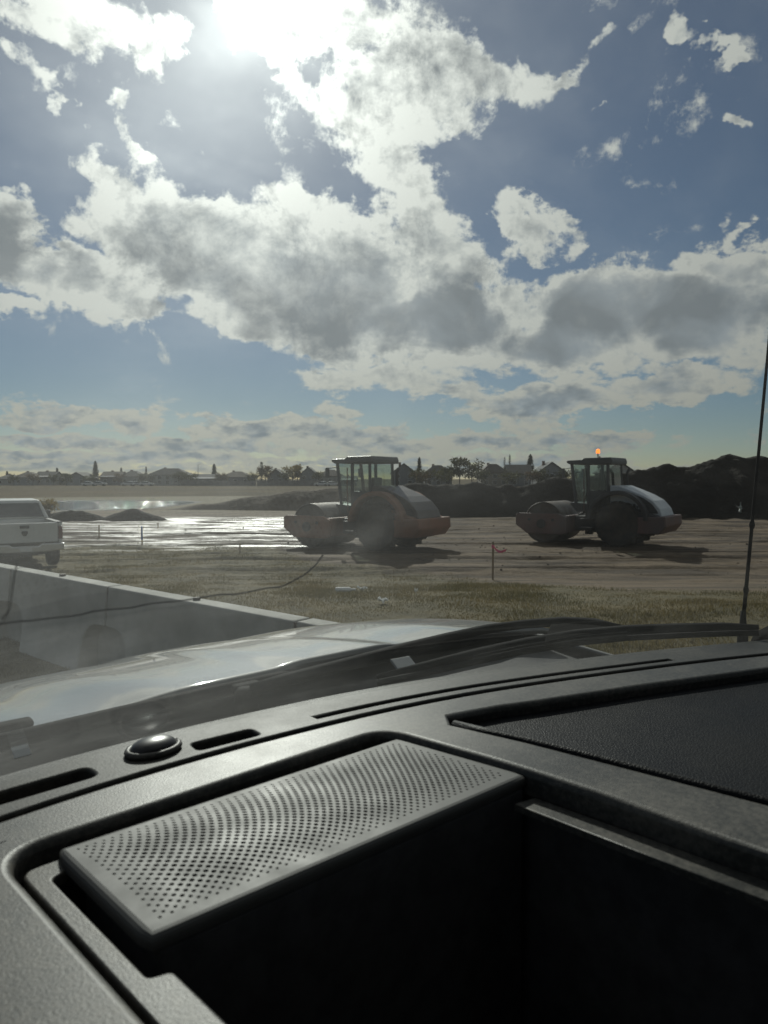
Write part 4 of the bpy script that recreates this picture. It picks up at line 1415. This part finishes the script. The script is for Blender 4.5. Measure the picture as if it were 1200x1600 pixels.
def windshield_material():
    m = bpy.data.materials.new('dusty windshield')
    m.use_nodes = True
    t = m.node_tree
    t.nodes.clear()
    k = NT(t)
    co = k.node('ShaderNodeTexCoord').outputs['Object']
    lw = k.node('ShaderNodeLayerWeight')
    lw.inputs['Blend'].default_value = .5
    fr = k.m('ADD', .028, k.m('MULTIPLY', k.m('POWER', lw.outputs['Facing'], 5.0), .9))
    clear = k.node('ShaderNodeBsdfTransparent')
    clear.inputs[0].default_value = (.868, .905, .897, 1)
    gl = k.node('ShaderNodeBsdfGlossy')
    gl.inputs['Roughness'].default_value = 0.0
    m1 = k.node('ShaderNodeMixShader')
    k.put(m1.inputs[0], fr)
    k.put(m1.inputs[1], clear.outputs[0])
    k.put(m1.inputs[2], gl.outputs[0])
    # dust film: thicker at the foot the wipers miss, with smears and specks
    z = k.sep(co)[2]
    across = k.sep(co)[0]
    film = k.m('MULTIPLY', k.mr(k.noise(co, 5.0, 7, .65), .30, .75, .35, 1.0), k.mr(across, .15, .65, 3.0, .40))  # dust weighted up on the left to paint in the sun's glare veil
    foot = k.m('MULTIPLY', k.mr(z, ZC - .27, ZC - .19, 1.0, 0.0), k.mr(across, .30, .75, 1.0, .12))
    smear = k.mr(k.noise(k.vm('MULTIPLY', co, (9.0, 22.0, 22.0)), 1.0, 6, .7), .46, .72)
    amount = k.m('ADD', k.m('MULTIPLY', film, k.m('MULTIPLY', DUST, k.m('ADD', .8, k.m('MULTIPLY', smear, .6)))), k.m('MULTIPLY', foot, k.m('ADD', .006, k.m('MULTIPLY', smear, .035))))
    vo = k.node('ShaderNodeTexVoronoi')
    k.put(vo.inputs['Vector'], co)
    vo.inputs['Scale'].default_value = 42.0
    rare = k.m('GREATER_THAN', k.sep(vo.outputs['Color'])[0], .80)
    size = k.m('MULTIPLY', k.sep(vo.outputs['Color'])[1], .032)
    spot = k.m('MULTIPLY', rare, k.m('LESS_THAN', vo.outputs['Distance'], size))
    vf = k.node('ShaderNodeTexVoronoi')
    k.put(vf.inputs['Vector'], co)
    vf.inputs['Scale'].default_value = 170.0
    fine = k.m('MULTIPLY', k.m('GREATER_THAN', k.sep(vf.outputs['Color'])[0], .90), k.m('LESS_THAN', vf.outputs['Distance'], .10))
    amount = k.m('ADD', amount, k.m('ADD', k.m('MULTIPLY', spot, .22), k.m('MULTIPLY', fine, .05)))
    tl = k.node('ShaderNodeBsdfTranslucent')
    tl.inputs[0].default_value = (.78, .79, .77, 1)
    df = k.node('ShaderNodeBsdfDiffuse')
    df.inputs[0].default_value = (.5, .48, .44, 1)
    lobes = []
    for ior in (1.38, 1 / 1.38, 1.10, 1 / 1.10):
        q = k.node('ShaderNodeBsdfRefraction')
        q.inputs['Color'].default_value = (.90, .97, 1.0, 1)
        q.inputs['Roughness'].default_value = 1.0
        q.inputs['IOR'].default_value = ior
        lobes.append(q.outputs[0])
    def blend(x, y, w_):
        q_ = k.node('ShaderNodeMixShader')
        q_.inputs[0].default_value = w_
        k.put(q_.inputs[1], x)
        k.put(q_.inputs[2], y)
        return q_.outputs[0]
    fw = blend(blend(lobes[0], lobes[1], .5), blend(lobes[2], lobes[3], .5), .10)
    d1 = k.node('ShaderNodeMixShader')
    d1.inputs[0].default_value = .3
    k.put(d1.inputs[1], tl.outputs[0])
    k.put(d1.inputs[2], df.outputs[0])
    d2 = k.node('ShaderNodeMixShader')
    d2.inputs[0].default_value = .20
    k.put(d2.inputs[1], d1.outputs[0])
    k.put(d2.inputs[2], fw)
    m2 = k.node('ShaderNodeMixShader')
    k.put(m2.inputs[0], amount)
    k.put(m2.inputs[1], m1.outputs[0])
    k.put(m2.inputs[2], d2.outputs[0])
    k.put(k.node('ShaderNodeOutputMaterial').inputs[0], m2.outputs[0])
    return m


DUST = .030


def build_glass():
    u0, u1 = -.74, 1.24
    mb = MB()
    mb.sheet(lambda a, b: tuple(glass_pt(u0 + (u1 - u0) * a, b)), 40, 24)
    mb.sheet(lambda a, b: tuple(glass_pt(u1 + (u0 - u1) * a, b, .005)), 40, 24)
    g = mb.build('windshield', windshield_material(), OWN, smooth=True, fix=False)
    crk = mat('crack edge', (.03, .03, .03), .4)
    for path, r in (([(-5, 987), (70, 979), (150, 966), (230, 955), (290, 946), (370, 936), (440, 925), (475, 909), (497, 890), (512, 872)], .00055),
                    ([(30, 892), (24, 930), (20, 960), (2, 986)], .0004)):
        pts = []
        for (ax, ay), (bx, by) in zip(path, path[1:]):
            for s in range(4):
                t = s / 4
                pts.append(glass_hit(ax + (bx - ax) * t, ay + (by - ay) * t + 1.2 * math.sin(ax * .7 + s), .0045))
        MB().tube(pts, r, 5).build('crack', crk, g)
    # stone chip
    c = glass_hit(1160, 800, .004)
    chip = MB()
    rnd = random.Random(2)
    for i in range(7):
        a = i * .9
        chip.tube([c, c + Vector((math.cos(a) * .004 * rnd.uniform(.5, 1.6), -.3 * abs(math.sin(a)) * .003, math.sin(a) * .006 * rnd.uniform(.5, 1.5)))], [.0009, .0002], 4)
    chip.build('stone_chip', mat('chipped glass', (.7, .72, .7), .3), g)
    # black edge band at the foot
    fb = MB()
    fb.sheet(lambda a, b: tuple(glass_pt(u0 + (u1 - u0) * a, -.03 + .055 * b + .0, -.0015)), 60, 1)
    fb.build('black_edge_band', mat('frit', (.008, .008, .008), .5), g, fix=False)


build_glass()


def interp_base(off, u0=-.74, u1=1.23, n=44):
    return [(u0 + (u1 - u0) * i / n, vb_s(u0 + (u1 - u0) * i / n) + off) for i in range(n + 1)]


def build_dash():
    zd = -.25
    dash = plate('dashboard', *dash_shape(), zd, .16, DASH, OWN, .006, .007, .022)
    # defroster shelf along the glass, with its slots
    shelf = interp_base(.004)
    near = interp_base(-.074)
    slot1 = round_poly([(.02, .586), (.250, .583), (.250, .607), (.02, .610)], .009)
    slot2 = round_poly([(.338, .571), (.402, .564), (.404, .584), (.342, .592)], .006)
    slot3 = [(x, vb_s(x) - .058) for x in [.47 + .5 * i / 14 for i in range(15)]] + [(x, vb_s(x) - .050) for x in [.97 - .5 * i / 14 for i in range(15)]]
    slot4 = [(x, vb_s(x) - .056) for x in [-.5 + .45 * i / 12 for i in range(13)]] + [(x, vb_s(x) - .036) for x in [-.05 - .45 * i / 12 for i in range(13)]]
    sh = plate('defroster_shelf', shelf + near[::-1], [slot1, slot2, slot3, slot4], zd + .001, .05, DASH2, dash, .003, .003, .05)
    for (a, b, v0) in ((.03, .245, None), (.345, .40, None), (.48, .965, None), (-.49, -.06, None)):
        n = int((b - a) / .022)
        for i in range(n):
            u = a + (i + .5) * (b - a) / n
            vc = vb_s(u) - .054 if u > .42 else vb_s(u) - .046 if u < 0 else (.597 if u < .3 else .578)
            MB().box((u, vc, ZC + zd - .018), (.0022, .022, .016)).build('vent_slat', DASH2, sh)
    MB().prism(interp_base(.0, -.6, 1.1) + interp_base(-.073, -.6, 1.1)[::-1], 'z', ZC + zd - .062, ZC + zd - .052).build('vent_floor', BIN_M, sh)
    # passenger pad
    pad = round_poly([(.566, .449), (.640, .468), (.757, .412), (1.04, .285), (1.20, .205), (1.20, .04), (.606, .06), (.600, .167), (.591, .266), (.581, .37)], [.01, .02, .0, .0, .01, .01, .01, 0, 0, 0], 4)
    pd = plate('passenger_pad', pad, [], zd - .013, .12, LEATHER, dash, .006)
    roll_path = [(.562, .452), (.568, .41), (.576, .37), (.582, .32), (.587, .266), (.592, .21), (.597, .167), (.601, .10), (.604, .06)]
    MB().tube([(u, v, ZC + zd - .004) for u, v in roll_path], .0065, 10).build('piping', LEATHER, pd, smooth=True)
    thread = mat('stitch thread', (.10, .10, .10), .8)
    stp = []
    for (a, b), (c, d) in zip(roll_path, roll_path[1:]):
        n = max(2, int(math.hypot(c - a, d - b) / .0065))
        stp += [((a + (c - a) * i / n), (b + (d - b) * i / n), (c - a), (d - b)) for i in range(n)]
    st_mesh = MB().tube([(0, -.002, 0), (0, 0, .0008), (0, .002, 0)], .0006, 5).mesh('stitch', thread)
    for i, (u, v, du, dv) in enumerate(stp[:60]):
        o = bpy.data.objects.new('stitch', st_mesh)
        COL.objects.link(o)
        o.parent = pd
        o.location = (u + .0095, v, ZC + zd - .0058)
        o.rotation_euler = (0, 0, math.atan2(dv, du) - math.pi / 2 + .15)
    # light sensor dome
    c = (.308, .598, ZC + zd + .001)
    dm = MB()
    dm.sheet(lambda a, b: (c[0] + .022 * math.sin(b * math.pi / 2) * math.cos(a * 2 * math.pi), c[1] + .016 * math.sin(b * math.pi / 2) * math.sin(a * 2 * math.pi), c[2] + .003 + .010 * math.cos(b * math.pi / 2) ** .8), 32, 10)
    d_ = dm.build('light_sensor', mat('sensor cap', (.02, .019, .02), .34), dash, smooth=True)
    ring = [(c[0] + .0235 * math.cos(a), c[1] + .0175 * math.sin(a), c[2] + .0028) for a in [2 * math.pi * i / 36 for i in range(37)]]
    MB().tube(ring, .0032, 8).build('sensor_ring', DASH, d_, smooth=True)
    # storage recess: walls, ledges, floor
    zb = ZC + zd
    left = round_poly([(.158, .08), (.158, .497), (.192, .4955), (.190, .480), (.171, .474), (.171, .342), (.183, .338), (.183, .08)], [0, .014, .004, .006, .004, .003, .004, 0], 4)
    plate('recess_ledge', left, [], zd - .012, .008, DASH, dash, .002)
    plate('recess_ledge', [(.487, .08), (.489, .328), (.511, .322), (.513, .08)], [], zd - .020, .006, DASH, dash, .001)
    MB().span(.10, .60, .05, .52, zb - .44, zb - .43).build('bin_floor', BIN_DEEP, dash)
    for (x0, x1, y0, y1) in ((.140, .146, .05, .52), (.521, .527, .05, .50), (.14, .53, .512, .518)):
        MB().span(x0, x1, y0, y1, zb - .43, zb - .012).build('bin_wall', BIN_DEEP, dash)
    face = MB().hexa([(.190, .362, zb - .43), (.512, .332, zb - .43), (.505, .44, zb - .43), (.190, .47, zb - .43)], [(.186, .3612, zb - .0125), (.511, .3328, zb - .0125), (.497, .44, zb - .0125), (.190, .47, zb - .0125)])
    face.build('bin_face', BIN_DEEP, dash, .004)
    # the near face of the dash and what it stands on
    MB().span(-.66, .14, .12, .17, zb - .6, zb - .03).build('dash_face', DASH2, dash, .02)
    MB().span(.52, 1.20, .05, .10, zb - .6, zb - .14).build('glovebox_face', DASH2, dash, .02)
    build_grille(dash, zd)


def dash_shape():
    groove = interp_base(-.0775, -.70, 1.20)
    outer = groove + [(1.20, .222), (1.014, .290), (.821, .375), (.69, .427), (.640, .449), (.575, .470), (.558, .452), (.571, .37), (.581, .266), (.590, .167), (.596, .07), (.518, .05)]
    rec = round_poly([(.150, .07), (.150, .507), (.500, .4895), (.516, .33), (.514, .07)], [0, .034, .030, .06, 0], 8)
    outer = outer + [(.100, .10), (-.70, .12)]
    return outer, [rec]


def build_grille(dash, zd):
    z0 = ZC + zd - .005
    A, B, C, D = Vector((.186, .366)), Vector((.511, .338)), Vector((.497, .470)), Vector((.187, .492))   # front left, front right, back right, back left

    def P(s, t, bend=True):
        if bend:
            amp = .085 * math.sin(math.pi * min(1, s * 1.0)) ** .8 * (1 - .75 * s)
            s = s - amp * 4 * (t - .42) ** 2 + amp * .62
            s = min(1, max(0, s))
        q = A.lerp(B, s).lerp(D.lerp(C, s), t)
        return q
    NS, NTt = 92, 32
    mb = MB()
    tops = {}
    for i in range(NS):
        for j in range(NTt):
            s0, s1, t0, t1 = i / NS, (i + 1) / NS, j / NTt, (j + 1) / NTt
            cs = [P(s0, t0), P(s1, t0), P(s1, t1), P(s0, t1)]
            c = (cs[0] + cs[1] + cs[2] + cs[3]) / 4
            edge = min((i + .5) / 3.0, (NS - i - .5) / 3.0, (j + .5) / 2.5, (NTt - j - .5) / 2.2)
            hole = (i + j) % 2 == 0 and edge > .62
            cell = [(q.x, q.y, z0) for q in cs]
            if not hole:
                mb.add(cell, [(0, 1, 2, 3)])
                continue
            k_ = 1.0 * min(1, .5 + edge * .16)
            oc = []
            for a in range(8):
                ang = 2 * math.pi * a / 8 + math.pi / 8
                ca, sa = math.cos(ang), math.sin(ang)
                s_, t_ = (s0 + s1) / 2 + ca * k_ * .5 / NS, (t0 + t1) / 2 + sa * k_ * .5 / NTt
                q = P(s_, t_)
                oc.append((q.x, q.y))
            vs = cell + [(x, y, z0) for x, y in oc] + [(c.x + (x - c.x) * .9, c.y + (y - c.y) * .9, z0 - .0022) for x, y in oc]
            # octagon order starts at +22.5 deg: corners 0..3 at 225, 315, 45, 135 deg
            fs = [(2, 4, 11), (3, 6, 5), (0, 8, 7), (1, 10, 9), (2, 5, 4), (3, 7, 6), (0, 9, 8), (1, 11, 10), (2, 3, 5), (3, 0, 7), (0, 1, 9), (1, 2, 11)]
            fs = [(2, 4, 11), (2, 5, 4), (2, 3, 5), (3, 6, 5), (3, 7, 6), (3, 0, 7), (0, 8, 7), (0, 9, 8), (0, 1, 9), (1, 10, 9), (1, 11, 10), (1, 2, 11)]
            fs += [(4 + a, 4 + (a + 1) % 8, 12 + (a + 1) % 8, 12 + a) for a in range(8)]
            mb.add(vs, fs)
    g = mb.build('speaker_grille', GRILLE_M, dash, fix=False)
    # rolled edges of the grille, front lip first
    lip = MB()
    loop = []
    for pa, pb in ((A, B), (B, C), (C, D), (D, A)):
        loop += [tuple(pa.lerp(pb, i / 20)) for i in range(20)]
    prof = [(.0055 * math.sin(R(a)), -.0055 * (1 - math.cos(R(a)))) for a in (0, 25, 50, 70, 90)] + [(.0055, -.0085)]
    prings = [[(x, y, z0 + dz) for x, y in offset_loop(loop, off)] for off, dz in prof]
    m_ = len(loop)
    for ra, rb in zip(prings, prings[1:]):
        lip.add(ra + rb, [(i, (i + 1) % m_, m_ + (i + 1) % m_, m_ + i) for i in range(m_)])
    lip.build('rolled_edge', GRILLE_M, g, smooth=True)
    MB().prism([(A.x + .002, A.y + .004), (B.x - .002, B.y + .004), (C.x - .002, C.y - .004), (D.x + .002, D.y - .004)], 'z', z0 - .012, z0 - .0045).build('speaker_cloth', BIN_M, g)


build_dash()


def build_outside():
    # cowl between glass and hood
    def vh(u):
        return .835 - .12 * (u - UC) ** 2

    def cowl(a, b):
        u = -.72 + 1.96 * a
        v0, v1 = vb_s(u) - .015, vh(u) + .03
        return (u, v0 + (v1 - v0) * b, ZC - .292 - .028 * math.sin(b * math.pi * .9) - .16 * max(0, abs(u - UC) - .80))
    cw = MB().sheet(cowl, 70, 14)
    c = cw.build('cowl', COWL_M, OWN, smooth=True, fix=False)
    for i in range(46):
        u = -.45 + 1.4 * i / 45
        MB().box((u, vb_s(u) + .085, ZC - .3105), (.010, .050, .006)).build('cowl_rib', COWL_M, c)
    seal = MB().tube([(u, vh(u) - .004, ZC - .287 - .16 * max(0, abs(u - UC) - .80)) for u in [-.62 + 1.74 * i / 40 for i in range(41)]], .010, 8)
    seal.build('hood_seal', RUBBER, c, smooth=True)
    for (px, py) in ((385, 1068), (20, 1128)):
        p = level_hit(px, py, -.280)
        MB().box((p.x, p.y, p.z - .004), (.042, .02, .010), (0, 0, -.1)).build('washer_nozzle', RUBBER, c, .004)

    # hood
    def hz(u, v):
        w = abs(u - UC)
        q = v - .82
        z = -.284 - .055 * q - .20 * q * q
        z += .009 * smooth01(.10, .24, w + .10 * q) * (1 - smooth01(.74, .90, w))
        z += .005 * smooth01(.36, .42, w) * (1 - smooth01(.56, .60, w + .12 * q))
        z -= .6 * max(0, w - .84) ** 2 + 3.0 * max(0, w - .92) ** 2
        z -= .50 * max(0, q - .75) ** 2
        return z

    def hood(a, b):
        u = UC - .96 + 1.92 * a
        v0 = vh(u)
        v = v0 + (2.02 - v0 - .16 * (u - UC) ** 2) * b
        return (u, v, ZC + hz(u, v))
    h = MB().sheet(hood, 130, 60).build('hood', SILVER, OWN, smooth=True, fix=False)
    sd = h.modifiers.new('thick', 'SOLIDIFY')
    sd.thickness = .012
    sd.offset = -1
    for s in (-1, 1):
        def fender(a, b, s=s):
            v = .45 + 1.5 * a
            w = .965 + .08 * math.sin(b * math.pi / 2)
            zz = hz(UC + .96, max(.74, v)) - .006 - .75 * (1 - math.cos(b * math.pi / 2)) - .03 * smooth01(.9, .45, v)
            return (UC + s * w, v, ZC + zz)
        f = MB().sheet(fender, 30, 12).build('fender', SILVER, OWN, smooth=True)
        f.modifiers.new('thick', 'SOLIDIFY').thickness = .008
        for wy in (1.45, -2.1):
            wh = MB().lathe([(.22, -.13), (.38, -.15), (.42, -.11), (.43, 0), (.42, .11), (.38, .15), (.22, .13)], 'x', (UC + s * .86, wy, .43), 28).build('wheel', RUB, OWN)
            MB().lathe([(0, -.08), (.22, -.12), (.24, -.12), (.24, .12), (.22, .12), (0, .08)], 'x', (UC + s * .86, wy, .43), 20).build('rim', mat('wheel alloy', (.4, .4, .4), .35, metal=.8), wh)
    MB().prism([(1.95, .45), (1.95, 1.12), (2.06, 1.05), (2.12, .6), (2.05, .45)], 'x', UC - .95, UC + .95).build('front_end', mat('grille black', (.03, .03, .03), .5), OWN, .03)

    # antenna on the right fender
    b0 = level_hit(1161, 972, -.255)
    up_ = ray_car(1199, 560)
    up_ = up_ * ((b0.x - .01) / up_.x) + Vector((0, 0, ZC))
    tip = b0 + (up_ - b0) * 2.1
    an = MB().tube([b0 + (tip - b0) * (i / 8) for i in range(9)], [.0034, .0031, .0028, .0026, .0024, .0022, .002, .0019, .0018], 8).build('antenna', RUBBER, OWN, smooth=True)
    MB().lathe([(.010, -.08), (.009, -.02), (.0055, 0), (.0045, .02)], 'z', tuple(b0), 14).build('antenna_base', RUBBER, an, smooth=True)
    for i in range(2):
        q = b0 + (tip - b0) * (.06 + .12 * i)
        MB().lathe([(.0038, -.006), (.0050, 0), (.0038, .006)], 'z', (q.x, q.y, q.z), 8).build('antenna_coil', RUBBER, an)

    # passenger wiper: arm over the blade, both parked at the foot of the glass
    wp = MB()
    arm = [(392, 1078, -.276), (440, 1064, -.268), (540, 1038, -.262), (640, 1011, -.257), (700, 996, -.254), (760, 983, -.252), (820, 975, -.250), (880, 971, -.249), (930, 974, -.249), (985, 984, -.250)]
    pts = [level_hit(x, y, o) for x, y, o in arm]
    wp.tube(pts, [.011, .012, .012, .0115, .011, .011, .0105, .0115, .012, .006], 8, .75)
    w = wp.build('wiper_arm', RUBBER, OWN, smooth=True)
    MB().lathe([(.016, -.03), (.016, .0), (.012, .006), (0, .007)], 'z', tuple(pts[0] + Vector((0, .01, -.006))), 16).build('wiper_pivot', RUBBER, w, smooth=True)
    blade = [(590, 1058), (660, 1044), (740, 1026), (820, 1009), (900, 996), (980, 988), (1060, 984), (1130, 981), (1186, 980)]
    zb_ = [-.274, -.271, -.267, -.263, -.258, -.253, -.247, -.241, -.235]
    bl = MB().tube([level_hit(x, y, q) for (x, y), q in zip(blade, zb_)], [.004, .009, .012, .013, .0135, .0125, .011, .009, .004], 8, 1.0)
    b_ = bl.build('wiper_blade', RUBBER, w, smooth=True)
    MB().tube([level_hit(x, y + 9, q - .004) for (x, y), q in zip(blade, zb_)], [.0035] * 9, 6, 1.4).build('wiper_rubber', BIN_M, b_, smooth=True)
    for dy in (-6, -1, 4):
        MB().tube([level_hit(x, y + dy, q + .004 - abs(dy) * .0003) * .985 + Vector((0, 0, ZC * .015)) for (x, y), q in zip(blade[2:6], zb_[2:6])], .0012, 5).build('blade_rib', COWL_M, b_, smooth=True)
    hold = ((850, 1004), (905, 992), (965, 985), (930, 974), (900, 969), (862, 972))
    MB().hexa([level_hit(x, y, -.256) for x, y in hold], [level_hit(x, y, -.249) for x, y in hold]).build('blade_holder', MATTE, w, .002)
    # driver side wiper, parked the same way further left
    w2 = MB().tube([glass_pt(u, t, o) for u, t, o in ((-.10, .02, .03), (-.25, .03, .04), (-.42, .05, .04), (-.55, .06, .03))], [.009, .009, .007, .004], 8, .75).build('wiper_arm', RUBBER, OWN, smooth=True)
    MB().tube([glass_pt(-.68 + .62 * i / 8, .045, .015) for i in range(9)], [.003, .006, .008, .009, .009, .009, .008, .006, .003], 8).build('wiper_blade', RUBBER, w2, smooth=True)
    # pale box added as a bright reflected patch; label at the glass foot
    tagm = mat('label white', (.7, .7, .68), .5)
    q = level_hit(630, 1036, -.266)
    MB().box(tuple(q), (.034, .020, .004), (R(30), 0, R(-10))).build('cowl_bright_patch', mat('bright patch grey', (.35, .36, .36), .5), c, .001)
    q = glass_hit(32, 1170, -.002)
    MB().box(tuple(q), (.012, .001, .010), (R(-52), 0, 0)).build('windshield_label', tagm, c)


build_outside()


def build_cab():
    zt = G_Z0 + G_RISE
    u0, u1 = UC - .86, UC + .86

    def roof(a, b):
        u = u0 - .04 + (u1 - u0 + .08) * a
        v = -.065 + .10 * 0 - 1.85 * b
        return (u, v - .02 * math.cos(a * math.pi) ** 2 * (1 - b), ZC + zt + .045 - .30 * ((u - UC) / 1.0) ** 4 + .05 * math.sin(math.pi * b))
    r = MB().sheet(roof, 24, 16).build('roof', HEADLINER, OWN, smooth=True, fix=False)
    rs = r.modifiers.new('thick', 'SOLIDIFY')
    rs.thickness = .05
    rs.offset = 1
    trim = mat('pillar trim', (.04, .04, .04), .7)
    for s in (-1, 1):
        foot = glass_pt(1.235 if s > 0 else -.735, -.02, -.01)
        head = glass_pt(1.235 if s > 0 else -.735, 1.0, -.01)
        MB().tube([foot, foot.lerp(head, .5), head, (head.x, head.y - .3, head.z + .02)], [.045, .045, .045, .045], 8, 1.0).build('windshield_pillar', MATTE, OWN, smooth=True)
        x = UC + s * .97
        d = MB().span(min(x, x - s * .07), max(x, x - s * .07), -1.0, .30, ZC - 1.35, ZC - .22).build('door', trim, OWN, .02)
        gp = MB().add([(x - s * .03, .22, ZC - .22), (x - s * .03, -.98, ZC - .22), (x - s * .14, -.94, ZC + .24), (x - s * .14, -.28, ZC + .24)], [(0, 1, 2, 3)])
        gp.build('door_window', pane_material('door glass', (.75, .78, .76)), d)
        MB().span(min(x, x - s * .07), max(x, x - s * .07), -1.9, -1.06, ZC - 1.35, ZC + .28).build('rear_pillar', trim, OWN, .02)
    MB().span(u0 - .1, u1 + .1, -1.95, -1.88, ZC - 1.35, ZC - .05).build('rear_panel', trim, OWN)
    MB().add([(u0, -1.9, ZC - .05), (u1, -1.9, ZC - .05), (u1, -1.88, ZC + .26), (u0, -1.88, ZC + .26)], [(0, 1, 2, 3)]).build('rear_window', pane_material('rear glass', (.5, .52, .5)), OWN)
    MB().span(u0 - .1, u1 + .1, -1.9, .6, ZC - 1.36, ZC - 1.30).build('cab_floor', trim, OWN)
    seatm = mat('seat cloth', (.035, .035, .037), .9, var=.2, vscale=20)
    for x in (UC - .45, UC + .45):
        s = MB().span(x - .27, x + .27, -1.02, -.45, ZC - .92, ZC - .76).build('seat', seatm, OWN, .05, seg=3)
        MB().box((x, -1.10, ZC - .45), (.52, .16, .66), (R(-14), 0, 0)).build('seat_back', seatm, s, .05, seg=3)
        MB().box((x, -1.20, ZC - .02), (.27, .1, .18), (R(-10), 0, 0)).build('head_rest', seatm, s, .04, seg=3)
    # chassis that carries it
    MB().span(UC - .55, UC + .55, -3.4, 1.95, .42, .60).build('chassis', mat('own chassis', (.03, .03, .03), .8), OWN)
    MB().span(UC - .95, UC + .95, -3.8, -2.0, .60, 1.30).build('cargo_bed', SILVER, OWN, .04)


build_cab()
